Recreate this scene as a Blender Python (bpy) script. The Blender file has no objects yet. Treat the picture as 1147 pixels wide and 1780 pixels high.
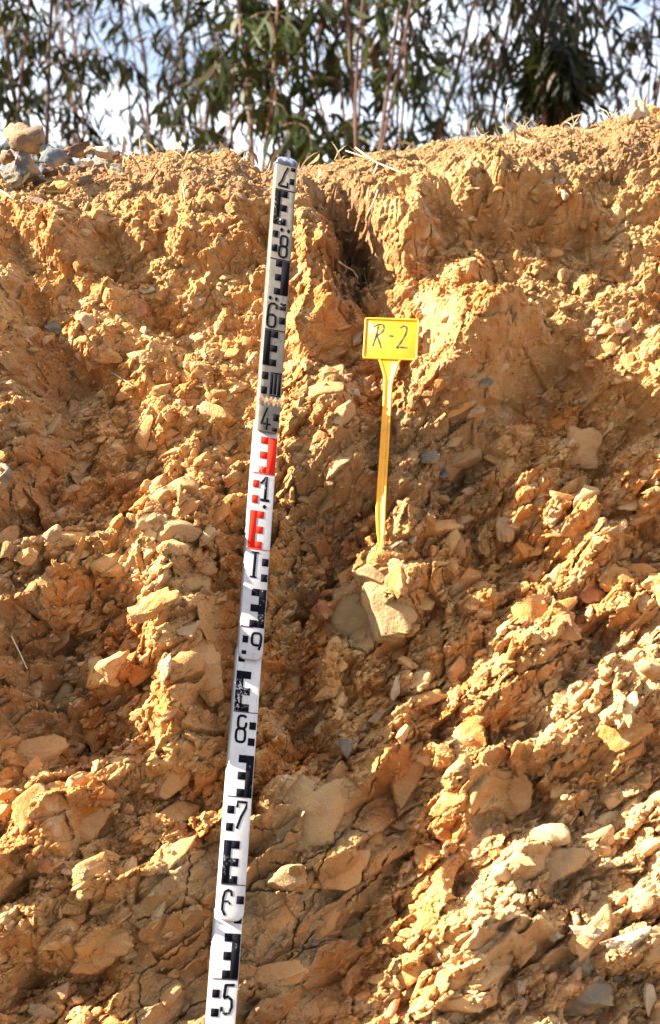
import bpy, math, random
import numpy as np
from mathutils import Vector, Matrix

# ------------------------------------------------------------------ camera, sky, sun, exposure
SC = bpy.context.scene
COL = SC.collection
PITCH = math.radians(4.0)
LEAN = math.radians(15.5)            # the cut bank and the staff lean back by this much
CAMZ = 0.987
FPX = 2472.0                         # focal length in pixels of the 1147 x 1780 photograph
CX, CY = 573.5, 890.0

cam_d = bpy.data.cameras.new('camera')
cam = bpy.data.objects.new('camera', cam_d)
COL.objects.link(cam)
cam.location = (0, 0, CAMZ)
cam.rotation_euler = (math.radians(90) + PITCH, 0, 0)
cam_d.sensor_fit = 'VERTICAL'
cam_d.sensor_height = 36.0
cam_d.lens = 36.0 * FPX / 1780.0
cam_d.clip_end = 500
cam_d.clip_start = 0.05
cam_d.dof.use_dof = True
cam_d.dof.focus_distance = 1.85
cam_d.dof.aperture_fstop = 7.0
SC.camera = cam

N_ = np.array([0, -math.cos(LEAN), math.sin(LEAN)])     # out of the bank
V_ = np.array([0, math.sin(LEAN), math.cos(LEAN)])      # up the bank
sun_dir = np.array([-0.80, 0, 0]) + 0.47 * V_ + 0.42 * N_
sun_dir /= np.linalg.norm(sun_dir)
SUN_EL = math.asin(sun_dir[2])
SUN_AZ = math.atan2(sun_dir[0], sun_dir[1])             # from +Y towards +X

sun_d = bpy.data.lights.new('sun', 'SUN')
sun_d.energy = 5.0
sun_d.angle = math.radians(0.5)
sun_d.color = (1.0, 0.87, 0.70)
sun = bpy.data.objects.new('sun', sun_d)
COL.objects.link(sun)
sun.rotation_euler = Vector(sun_dir).to_track_quat('Z', 'Y').to_euler()
sun.location = (-4, -2, 6)

world = bpy.data.worlds.new('World')
SC.world = world
world.use_nodes = True
wn, wl = world.node_tree.nodes, world.node_tree.links
wn.clear()
w_out = wn.new('ShaderNodeOutputWorld')
w_bg = wn.new('ShaderNodeBackground')
w_bg.inputs['Strength'].default_value = 0.05
w_sky = wn.new('ShaderNodeTexSky')
w_sky.sky_type = 'NISHITA'
w_sky.sun_disc = False
w_sky.ozone_density = 2.2
w_sky.sun_elevation = SUN_EL
w_sky.sun_rotation = SUN_AZ
w_tc = wn.new('ShaderNodeTexCoord')
w_map = wn.new('ShaderNodeMapping')
w_map.inputs['Scale'].default_value = (2.0, 2.0, 4.6)
w_map.inputs['Location'].default_value = (0.9, 0.4, 0.35)
w_no = wn.new('ShaderNodeTexNoise')
w_no.inputs['Scale'].default_value = 2.6
w_no.inputs['Detail'].default_value = 5
w_no.inputs['Roughness'].default_value = 0.55
w_rmp = wn.new('ShaderNodeValToRGB')
w_rmp.color_ramp.elements[0].position = 0.38
w_rmp.color_ramp.elements[1].position = 0.55
w_rmp.color_ramp.elements[0].color = (.22, .22, .22, 1)
w_mix = wn.new('ShaderNodeMix')
w_mix.data_type = 'RGBA'
w_mix.inputs['B'].default_value = (6.6, 6.9, 7.5, 1)     # bright thin cloud
wl.new(w_tc.outputs['Generated'], w_map.inputs['Vector'])
wl.new(w_map.outputs['Vector'], w_no.inputs['Vector'])
wl.new(w_no.outputs['Fac'], w_rmp.inputs['Fac'])
wl.new(w_rmp.outputs['Color'], w_mix.inputs['Factor'])
wl.new(w_sky.outputs['Color'], w_mix.inputs['A'])
wl.new(w_mix.outputs['Result'], w_bg.inputs['Color'])
wl.new(w_bg.outputs['Background'], w_out.inputs['Surface'])

SC.view_settings.view_transform = 'Standard'
SC.view_settings.look = 'None'
SC.view_settings.exposure = 2.6
SC.view_settings.gamma = 1.0
SC.view_settings.use_curve_mapping = False

rng = np.random.default_rng(7)
random.seed(7)

# ------------------------------------------------------------------ pixel <-> world helpers
FWD = np.array([0, math.cos(PITCH), math.sin(PITCH)])
UPV = np.array([0, -math.sin(PITCH), math.cos(PITCH)])
CAM = np.array([0, 0, CAMZ])

def ray(px, py):
    return np.array([(px - CX) / FPX, 0, 0]) + FWD + UPV * ((CY - py) / FPX)

def project(P):
    d = P - CAM
    z = d @ FWD
    z = np.maximum(z, 0.2)
    return CX + FPX * d[..., 0] / z, CY - FPX * (d @ UPV) / z

P0 = CAM + 1.77 * FWD                 # on the staff plane, at the middle of the picture
BACK = 0.045                          # bank base plane lies this far behind the staff plane
PB = P0 - N_ * BACK

def on_plane(px, py, P=P0, N=N_):
    r = ray(px, py)
    t = ((P - CAM) @ N) / (r @ N)
    return CAM + r * t

# ------------------------------------------------------------------ noise
def _hash(ix, iy, seed):
    h = (ix.astype(np.int64) * 374761393 + iy.astype(np.int64) * 668265263 + seed * 974634777) & 0xFFFFFFFF
    h = ((h ^ (h >> 13)) * 1274126177) & 0xFFFFFFFF
    h = ((h ^ (h >> 16)) * 2246822519) & 0xFFFFFFFF
    h = h ^ (h >> 15)
    return (h & 0xFFFFFF).astype(np.float32) / 16777216.0

def vnoise(x, y, seed=0):
    ix = np.floor(x); iy = np.floor(y)
    fx = (x - ix).astype(np.float32); fy = (y - iy).astype(np.float32)
    out = 0
    ux = fx * fx * fx * (fx * (fx * 6 - 15) + 10)
    uy = fy * fy * fy * (fy * (fy * 6 - 15) + 10)
    g = []
    for dx, dy in ((0, 0), (1, 0), (0, 1), (1, 1)):
        a = _hash(ix + dx, iy + dy, seed) * (2 * math.pi)
        g.append(np.cos(a) * (fx - dx) + np.sin(a) * (fy - dy))
    return 1.5 * ((g[0] * (1 - ux) + g[1] * ux) * (1 - uy) + (g[2] * (1 - ux) + g[3] * ux) * uy)

def fbm(x, y, octv, seed=0, gain=0.5):
    s = 0; a = 1.0
    for i in range(octv):
        s = s + a * vnoise(x + 17.3 * i, y - 9.1 * i, seed + i)
        x = x * 2.03; y = y * 2.03; a *= gain
    return s

def worley(x, y, seed=0):
    """F1, F2, random value of the nearest cell and offset from its centre"""
    ix = np.floor(x); iy = np.floor(y)
    f1 = np.full(x.shape, 9.0, np.float32); f2 = f1.copy()
    cid = np.zeros(x.shape, np.float32); ox = np.zeros(x.shape, np.float32); oy = ox.copy()
    for dx in (-1, 0, 1):
        for dy in (-1, 0, 1):
            cx = ix + dx; cy = iy + dy
            px = cx + 0.5 + 0.85 * (_hash(cx, cy, seed) - 0.5)
            py = cy + 0.5 + 0.85 * (_hash(cx, cy, seed + 31) - 0.5)
            ddx = (x - px).astype(np.float32); ddy = (y - py).astype(np.float32)
            d = np.sqrt(ddx * ddx + ddy * ddy)
            m = d < f1
            f2 = np.where(m, f1, np.minimum(f2, d))
            cid = np.where(m, _hash(cx, cy, seed + 77), cid)
            ox = np.where(m, ddx, ox); oy = np.where(m, ddy, oy)
            f1 = np.where(m, d, f1)
    return f1, f2, cid, ox, oy

def sstep(a, b, x):
    t = np.clip((x - a) / (b - a), 0, 1)
    return t * t * (3 - 2 * t)

# ------------------------------------------------------------------ bank relief, read off the photograph
# faces that turn away from the sun (polygon in photograph pixels, steepness)
AWAY = [
 ([(109,406),(192,389),(196,467),(166,493),(144,467),(105,458)], .8),
 ([(224,393),(305,441),(250,428)], .8),
 ([(205,520),(262,524),(262,550),(210,546)], .8),
 ([(0,406),(35,415),(43,458),(0,445)], .8),
 ([(0,506),(87,515),(70,554),(26,585),(0,589)], .8),
 ([(0,598),(87,589),(148,628),(152,663),(113,681),(100,729),(157,750),(148,816),(174,833),(135,880),(0,880)], .85),
 ([(153,594),(192,587),(214,611),(192,642),(153,637)], .9),
 ([(262,663),(301,690),(279,703)], .8),
 ([(244,637),(314,663),(262,659)], .8),
 ([(318,711),(362,729),(331,737)], .9),
 ([(174,768),(218,751),(235,764),(227,807),(183,816)], .7),
 ([(349,785),(392,790),(384,820),(357,816)], .8),
 ([(405,375),(440,365),(465,385),(460,440),(440,450),(415,410)], .8),
 ([(517,331),(593,331),(590,382),(635,410),(664,528),(630,551),(585,522),(579,421),(556,393)], 1.2),
 ([(517,551),(585,522),(630,562),(607,596),(556,635),(511,618)], 1.1),
 ([(861,319),(951,314),(946,381),(906,415),(867,370)], .9),
 ([(968,348),(1024,348),(1019,398),(974,415)], .9),
 ([(816,325),(850,336),(838,398),(805,410)], .8),
 ([(726,336),(776,353),(771,427),(714,489),(692,449),(720,421)], .9),
 ([(827,466),(889,472),(861,522),(805,506)], .8),
 ([(776,652),(816,596),(895,562),(946,551),(1013,596),(962,658),(895,703),(816,731),(771,709)], 1.45),
 ([(692,675),(771,675),(850,720),(861,765),(816,788),(782,844),(737,880),(680,880),(686,709)], .8),
 ([(500,770),(545,745),(641,715),(664,740),(658,880),(500,880)], .9),
 ([(951,742),(1041,731),(1058,776),(1008,827),(962,844),(946,788)], .85),
 ([(1064,663),(1147,641),(1147,675),(1098,720),(1070,731)], .8),
 ([(884,731),(940,709),(951,748),(923,788),(878,771)], .8),
 ([(1087,821),(1200,800),(1200,880),(1041,880)], .8),
 ([(0,800),(141,800),(137,859),(94,882),(75,929),(39,957),(0,969)], .85),
 ([(0,969),(59,980),(86,988),(75,1020),(0,1035)], .8),
 ([(90,1020),(137,1012),(176,1035),(188,1075),(149,1106),(78,1133),(63,1098),(43,1075),(78,1051)], .8),
 ([(169,969),(220,957),(212,1004),(192,1020),(173,1051),(157,1020)], .8),
 ([(286,933),(337,929),(353,898),(392,918),(432,929),(424,1035),(392,1075),(373,1098),(353,1035),(333,1055),(282,1082),(290,1027),(282,984)], .85),
 ([(345,1098),(424,1051),(408,1300),(314,1300),(306,1271),(329,1231),(298,1204),(322,1177),(310,1141)], .85),
 ([(0,1192),(43,1177),(90,1153),(129,1177),(86,1212),(118,1231),(173,1227),(196,1224),(157,1271),(90,1275),(0,1294)], .9),
 ([(235,1173),(271,1153),(259,1184),(196,1216),(177,1231),(173,1216)], .8),
 ([(196,1110),(224,1106),(227,1145),(188,1153)], .7),
 ([(173,863),(220,859),(196,902),(165,906)], .8),
 ([(231,945),(275,941),(271,969),(220,977)], .8),
 ([(0,1250),(146,1250),(124,1298),(121,1276),(73,1283),(0,1320)], .8),
 ([(99,1396),(121,1393),(176,1407),(205,1422),(179,1466),(139,1492),(110,1466),(92,1429)], .9),
 ([(242,1331),(286,1353),(330,1323),(366,1250),(399,1250),(395,1316),(319,1356),(271,1382),(227,1396),(190,1404),(227,1353)], .8),
 ([(308,1426),(341,1415),(388,1422),(420,1425),(440,1780),(227,1780),(234,1689),(220,1645),(220,1598),(253,1565),(245,1536),(300,1506),(330,1484),(304,1455)], .30),
 ([(124,1543),(212,1528),(249,1554),(205,1576),(139,1609),(95,1631),(99,1565)], .8),
 ([(106,1634),(157,1616),(212,1612),(220,1645),(205,1682),(165,1700),(106,1711),(84,1667)], .8),
 ([(22,1499),(55,1488),(66,1536),(48,1565),(0,1580),(0,1528)], .8),
 ([(18,1616),(73,1609),(80,1645),(55,1667),(33,1711),(0,1726),(0,1645),(15,1634)], .8),
 ([(0,1719),(55,1722),(15,1763),(0,1763)], .8),
 ([(440,1406),(519,1356),(533,1336),(606,1333),(599,1350),(632,1363),(665,1310),(672,1280),(718,1280),(731,1330),(735,1369),(712,1376),(698,1429),(712,1475),(685,1512),(632,1565),(619,1611),(632,1678),(602,1704),(586,1750),(559,1800),(426,1800),(463,1750),(423,1740),(420,1578),(433,1446)], .36),
 ([(850,1300),(916,1300),(926,1366),(943,1393),(900,1406),(860,1423),(853,1459),(820,1472),(800,1532),(797,1562),(767,1565),(767,1495),(800,1476),(823,1442),(800,1399),(827,1350)], .85),
 ([(933,1466),(966,1446),(1019,1466),(1032,1505),(999,1532),(916,1535),(883,1525),(906,1492)], .7),
 ([(850,1595),(900,1592),(949,1615),(992,1611),(1019,1661),(966,1684),(900,1681),(866,1731),(817,1664),(810,1618)], .75),
 ([(893,1552),(979,1558),(1022,1548),(999,1575),(946,1585),(913,1588)], .8),
 ([(1102,1565),(1200,1555),(1200,1605),(1112,1602)], .8),
 ([(1059,1681),(1131,1638),(1200,1640),(1200,1681),(1098,1698)], .9),
 ([(996,1717),(1049,1708),(1082,1727),(1065,1764),(979,1774),(966,1764)], .8),
 ([(979,1366),(1065,1373),(1062,1413),(1032,1426),(1006,1409)], .8),
 ([(470,850),(635,850),(641,939),(588,968),(576,1015),(505,1033),(470,1051)], .9),
 ([(677,850),(824,850),(848,897),(830,968),(800,1003),(800,944),(730,933),(706,909)], .85),
 ([(712,1010),(740,1040),(700,1110),(640,1150),(600,1140),(640,1120),(690,1080)], .9),
 ([(576,1251),(564,1116),(635,1163),(682,1127),(677,1180),(618,1257)], .8),
 ([(736,968),(806,974),(800,1045),(747,1057),(706,1027)], .7),
 ([(706,1216),(747,1181),(794,1222),(753,1257),(718,1281),(677,1263)], .75),
 ([(954,1098),(1013,1068),(1019,1110),(995,1169),(930,1181),(895,1157),(942,1145)], .9),
 ([(954,998),(989,986),(995,1045),(1060,1057),(1119,1039),(1084,1063),(1019,1098),(972,1068)], .9),
 ([(836,1216),(919,1204),(895,1228),(818,1257)], .8),
 ([(901,1263),(942,1240),(919,1281),(919,1350),(883,1350)], .8),
 ([(1078,1216),(1200,1180),(1200,1263),(1102,1299),(1072,1263)], .8),
 ([(665,1305),(736,1287),(730,1350),(653,1350)], .8),
 ([(470,1145),(500,1133),(505,1228),(529,1263),(517,1299),(470,1299)], .85),
 ([(1037,850),(1200,850),(1200,885),(1108,921),(1084,968),(1037,962)], .8),
 ([(415,900),(520,900),(520,1300),(415,1300)], .85),
 ([(205,285),(270,292),(262,310),(215,306)], .8),
 ([(268,318),(318,322),(305,345),(272,340)], .8),
 ([(395,270),(452,285),(455,312),(400,305)], .8),
 ([(690,285),(760,290),(745,312),(700,306)], .7),
 ([(975,250),(1040,238),(1050,262),(985,275)], .7),
 ([(60,1100),(20,1085),(0,1100),(0,1160),(50,1150),(95,1135)], .7),
]
# faces turned to the sun: ledges and crests
TOWARD = [
 ([(600,985),(672,975),(715,1020),(680,1095),(640,1122),(596,1116),(574,1065)], .22),
 ([(330,470),(480,470),(470,690),(440,760),(330,690),(300,600)], .30),
 ([(190,250),(480,290),(480,360),(180,350)], .1),
 ([(148,930),(200,880),(300,800),(420,760),(430,830),(330,890),(290,930),(280,1000),(250,1020),(230,960)], .45),
 ([(185,1105),(300,1020),(345,1060),(300,1130),(240,1160),(160,1180)], .55),
 ([(140,1215),(290,1150),(310,1200),(330,1240),(240,1330),(110,1380),(140,1270)], .55),
 ([(0,1400),(100,1400),(110,1480),(60,1490),(0,1520)], .5),
 ([(200,1420),(390,1318),(395,1410),(310,1420),(280,1480),(215,1500)], .6),
 ([(70,1630),(240,1555),(250,1580),(110,1640)], .6),
 ([(30,1770),(60,1730),(230,1690),(220,1720),(150,1780)], .5),
 ([(115,1520),(180,1480),(300,1500),(250,1530),(130,1545)], .5),
 ([(430,1330),(600,1300),(525,1345),(440,1400)], .5),
 ([(620,1620),(700,1520),(800,1470),(860,1420),(960,1400),(940,1470),(860,1530),(800,1600),(720,1640),(640,1690)], .55),
 ([(600,1780),(640,1690),(800,1600),(810,1680),(780,1780)], .5),
 ([(800,1530),(880,1460),(960,1410),(900,1490),(830,1540)], .5),
 ([(980,1440),(1147,1310),(1147,1560),(1040,1550),(1040,1480)], .35),
 ([(880,1540),(1040,1530),(1100,1560),(1030,1600),(900,1590),(800,1600)], .5),
 ([(1000,1650),(1147,1600),(1147,1640),(1060,1690)], .6),
 ([(700,1360),(760,1290),(860,1270),(850,1300),(800,1400),(720,1480),(710,1440)], .4),
 ([(720,1250),(900,1060),(960,900),(1030,850),(1100,930),(900,1000),(860,1070),(800,1180)], .25),
 ([(930,1200),(1060,1090),(1147,1060),(1147,1130),(1000,1200),(930,1260)], .5),
 ([(1000,830),(1100,730),(1147,720),(1147,800),(1050,840),(960,880)], .5),
 ([(900,700),(1040,600),(1147,520),(1147,640),(1050,650),(960,720)], .3),
 ([(560,980),(640,945),(760,930),(740,970),(650,985),(590,1010)], .6),
 ([(650,560),(800,540),(950,520),(900,555),(800,590),(760,640),(740,600)], .35),
 ([(500,640),(630,610),(690,660),(640,710),(545,740),(500,750)], .4),
 ([(520,1150),(560,1080),(570,1010),(590,1060),(560,1130),(570,1200),(530,1260)], .4),
 ([(160,530),(120,560),(60,600),(150,625),(200,600)], .3),
 ([(680,470),(800,430),(840,520),(700,540)], .15),
 ([(640,1260),(670,1170),(690,1180),(680,1250),(650,1270)], .7),
]
# smooth rock faces (less crumbly) and cracked ones
SMOOTH = [
 [(440,1406),(519,1356),(620,1350),(672,1280),(735,1290),(712,1475),(632,1565),(632,1678),(586,1760),(420,1800),(420,1560)],
 [(227,1800),(234,1689),(220,1598),(253,1536),(330,1484),(420,1425),(430,1800)],
 [(612,1003),(659,986),(720,1033),(675,1110),(635,1126),(596,1116),(580,1068)],
 [(776,652),(816,596),(895,562),(946,551),(1013,596),(962,658),(895,703),(816,731),(771,709)],
 [(0,1250),(146,1250),(124,1298),(90,1360),(0,1400)],
 [(850,1300),(916,1300),(943,1393),(860,1423),(800,1532),(767,1565),(767,1495),(823,1442),(800,1399)],
 [(106,1634),(212,1612),(220,1645),(165,1700),(106,1711)],
 [(883,1525),(906,1492),(966,1446),(1032,1480),(1032,1515),(916,1540)],
 [(900,1600),(992,1611),(1019,1661),(966,1684),(860,1690),(810,1640)],
 [(99,1396),(176,1407),(205,1422),(179,1466),(139,1492),(92,1440)],
 [(310,1100),(424,1051),(408,1300),(314,1300),(320,1180)],
 [(517,551),(585,522),(630,562),(607,596),(556,635),(511,618)],
]
CRACKS = [
 [(519,1356),(545,1405),(560,1440),(577,1466),(610,1425),(640,1370),(668,1300)],
 [(577,1466),(560,1500),(535,1550),(510,1620),(505,1655)],
 [(440,1440),(520,1447),(560,1440)],
 [(470,1497),(530,1495),(565,1478)],
 [(430,1545),(480,1543),(535,1547)],
 [(610,1432),(650,1445),(665,1440),(690,1430)],
 [(690,1460),(650,1520),(600,1565),(560,1590),(530,1635),(490,1690),(430,1720)],
 [(425,1740),(470,1700),(510,1650),(600,1620)],
 [(615,1010),(608,1060),(605,1110),(640,1122),(660,1090),(695,1040)],
 [(615,1010),(650,1022),(690,1035)],
 [(245,1600),(330,1580),(385,1570)],
 [(330,1430),(335,1510),(325,1560),(320,1640)],
 [(385,1460),(350,1475),(310,1480)],
 [(240,1780),(245,1690),(300,1660),(380,1600)],
 [(300,1780),(330,1750),(360,1735)],
 [(275,1690),(320,1680),(370,1630)],
 [(745,1430),(790,1370),(830,1310),(860,1280)],
 [(700,1020),(740,1060),(745,1000),(770,970),(790,1050)],
 [(80,370),(92,420),(85,470)],
 [(950,1180),(1000,1100),(1090,1040)],
 [(870,880),(860,930),(880,960)],
 [(905,1060),(925,1120),(880,1180)],
 [(0,1240),(80,1200),(180,1130),(260,1060)],
 [(0,1160),(60,1120),(150,1060),(210,990)],
 [(0,1580),(70,1560),(150,1545),(240,1530)],
 [(0,1720),(90,1712),(190,1700),(240,1690)],
 [(640,850),(600,900),(560,1000),(500,1060)],
 [(840,860),(800,890),(760,950),(740,1000)],
]

GX0, GY0, GS, GN = -420.0, 60.0, 4.0, 500       # relief map: 4 pixel cells
gx = GX0 + GS * (np.arange(GN) + .5)
gy = GY0 + GS * (np.arange(GN) + .5)
MX, MY = np.meshgrid(gx, gy)

def inpoly(poly, X, Y):
    inside = np.zeros(X.shape, bool)
    n = len(poly)
    for i in range(n):
        x1, y1 = poly[i]; x2, y2 = poly[(i + 1) % n]
        if y1 == y2:
            continue
        c = ((y1 > Y) != (y2 > Y)) & (X < (x2 - x1) * (Y - y1) / (y2 - y1) + x1)
        inside ^= c
    return inside

def blur(a, s):
    n = a.shape
    fx = np.fft.fftfreq(n[1]); fy = np.fft.fftfreq(n[0])
    k = np.exp(-2 * (math.pi * s) ** 2 * (fx[None, :] ** 2 + fy[:, None] ** 2))
    return np.real(np.fft.ifft2(np.fft.fft2(a) * k))

WX = MX + 11 * fbm(MX / 45, MY / 45, 3, 5, .6)
WY = MY + 11 * fbm(MX / 45, MY / 45, 3, 15, .6)
# strata coordinates: beds rise to the right
CA, SA = math.cos(math.radians(38)), math.sin(math.radians(38))
def strata(X, Y):
    return X * CA - Y * SA, X * SA + Y * CA      # along the beds, across the beds
SXm, SYm = strata(MX, MY)
g = 0.10 * fbm(SXm / 120, SYm / 38, 3, 40) + 0.34 * fbm(MX / 52, MY / 60, 3, 50, .6) - 0.19
low = sstep(700, 1000, MY)
g += low * 0.75 * fbm(SXm / 150, SYm / 30, 2, 60)
outside = sstep(0, 60, np.maximum(np.maximum(-MX, MX - 1147), np.maximum(250 - MY, MY - 1780)))
g += outside * 0.75 * fbm(SXm / 150, SYm / 60, 3, 70)
for poly, s in TOWARD:
    m = inpoly(poly, WX, WY)
    g = np.where(m, 0.35 * g - s, g)
for poly, s in AWAY:
    m = inpoly(poly, WX, WY)
    g = np.where(m, 0.35 * g + s + 0.05, g)
g = blur(g, 0.7)
g = g - .6 * g.mean()
# integrate the wanted slope along the direction of the light into a height (metres)
PXM = 1 / 1370.0
tx, ty = -0.862, -0.507                          # towards the sun in the picture
kx = 2 * math.pi * np.fft.fftfreq(GN, d=GS * PXM)
KX, KY = np.meshgrid(kx, kx)
kt = KX * tx + KY * ty
kp = -KX * ty + KY * tx
G = np.fft.fft2(g)
den = kt ** 2 + 0.07 * kp ** 2 + (2 * math.pi / 1.3) ** 2
H = np.real(np.fft.ifft2(-1j * kt * G / den))
HM = H * 2.35
HM -= np.median(HM)
HM = np.clip(HM, -0.10, 0.09) + 0.25 * (HM - np.clip(HM, -0.10, 0.09))
# the relief swings round the line where the staff leans, and round the tag
for (x0, y0, x1, y1, sg, base) in ((495.5, 286, 387, 1780, 110, -.012), (682, 556, 659, 947, 70, -.010)):
    ww = np.exp(-((MX - (x0 + (x1 - x0) * (MY - y0) / (y1 - y0))) / 26) ** 2)
    row = (HM * ww).sum(1) / ww.sum(1)
    row = np.convolve(np.pad(row, 8, 'edge'), np.ones(17) / 17, 'valid')
    fy_ = sstep(y0 - 160, y0 + 40, MY) * (1 - sstep(y1 - 40, y1 + 160, MY))
    far = np.exp(-((MX - (x0 + (x1 - x0) * (MY - y0) / (y1 - y0))) / sg) ** 2) * fy_
    HM = HM - (row[:, None] - base) * far

smooth_m = np.zeros_like(MX)
for k, p in enumerate(SMOOTH):
    smooth_m = np.maximum(smooth_m, inpoly(p, WX, WY) * (.45 if k in (3, 11, 4, 10) else .85))
smooth_m = blur(smooth_m, 1.2)

def gsample(A, X, Y):
    u = np.clip((X - GX0) / GS - .5, 0, GN - 1.001); v = np.clip((Y - GY0) / GS - .5, 0, GN - 1.001)
    iu = u.astype(int); iv = v.astype(int); fu = u - iu; fv = v - iv
    return (A[iv, iu] * (1 - fu) + A[iv, iu + 1] * fu) * (1 - fv) + (A[iv + 1, iu] * (1 - fu) + A[iv + 1, iu + 1] * fu) * fv

# ------------------------------------------------------------------ bank sheet
SKY = [(-600,330),(-200,315),(0,312),(120,300),(200,290),(280,280),(380,276),(450,284),(520,285),(600,278),(700,288),(760,268),(850,250),(920,228),(1000,216),(1060,200),(1147,176),(1400,150),(1800,120)]
def s_of(px, py):
    P = on_plane(px, py, PB)
    return float((P - PB) @ V_), float(P[0])
sk = [s_of(a, b) for a, b in SKY]
sk_x = np.array([a[1] for a in sk]); sk_s = np.array([a[0] for a in sk]) - 0.012
S_GROUND = -PB[2] / V_[2]

# profile past the edge: d -> offset (y,z) and normal
dd = np.linspace(-60, 60, 240001)
ang = LEAN + (math.radians(58) - LEAN) * sstep(-0.10, 0.02, dd) + math.radians(26) * sstep(0.02, 0.22, dd)
py_ = np.cumsum(np.sin(ang)) * (dd[1] - dd[0]); pz_ = np.cumsum(np.cos(ang)) * (dd[1] - dd[0])
i0 = np.searchsorted(dd, 0.0)
# anchor so that far below the edge the profile is the bank plane
j0 = np.searchsorted(dd, -0.2)
py_ += -0.2 * math.sin(LEAN) - py_[j0]; pz_ += -0.2 * math.cos(LEAN) - pz_[j0]

def spaced(core0, core1, step, far, grow=1.09):
    c = list(np.arange(core0, core1, step))
    a = []; st = step; x = core0
    while x > far[0]:
        st *= grow; x -= st; a.append(x)
    b = []; st = step; x = c[-1]
    while x < far[1]:
        st *= grow; x += st; b.append(x)
    return np.array(a[::-1] + c + b)

STEP = 0.00086
XS = spaced(-0.47, 0.47, STEP, (-30, 30))
SS = spaced(-0.74, 0.72, STEP, (S_GROUND - 0.25, 1.0), 1.03)
# upper part runs on over the plateau
up = [SS[-1]]; st = 0.002
while up[-1] < 55:
    st *= 1.06; up.append(up[-1] + st)
SS = np.concatenate([SS, up[1:]])

def bank_base(X, S):
    se = np.interp(X, sk_x, sk_s)
    d = S - se
    y = np.interp(d, dd, py_); z = np.interp(d, dd, pz_); a = np.interp(d, dd, ang)
    P = np.empty(X.shape + (3,))
    P[..., 0] = X
    P[..., 1] = PB[1] + V_[1] * se + y
    P[..., 2] = PB[2] + V_[2] * se + z
    N = np.zeros_like(P)
    N[..., 1] = -np.cos(a); N[..., 2] = np.sin(a)
    return P, N, d

# ---- where the staff and the tag stand: the bank stays behind them
ST_T, ST_B = on_plane(495.5, 286), on_plane(387.0, 1780)
ST_L = (ST_T - ST_B) / np.linalg.norm(ST_T - ST_B)
TAG_B = on_plane(659, 950, P0 - N_ * 0.035)
TAG_T = on_plane(682, 556, P0 - N_ * 0.012)

def seg_dist(X, Y, a, b):
    ax, ay = a; bx, by = b
    t = np.clip(((X - ax) * (bx - ax) + (Y - ay) * (by - ay)) / ((bx - ax) ** 2 + (by - ay) ** 2), 0, 1)
    return np.hypot(X - ax - t * (bx - ax), Y - ay - t * (by - ay)), t

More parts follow.
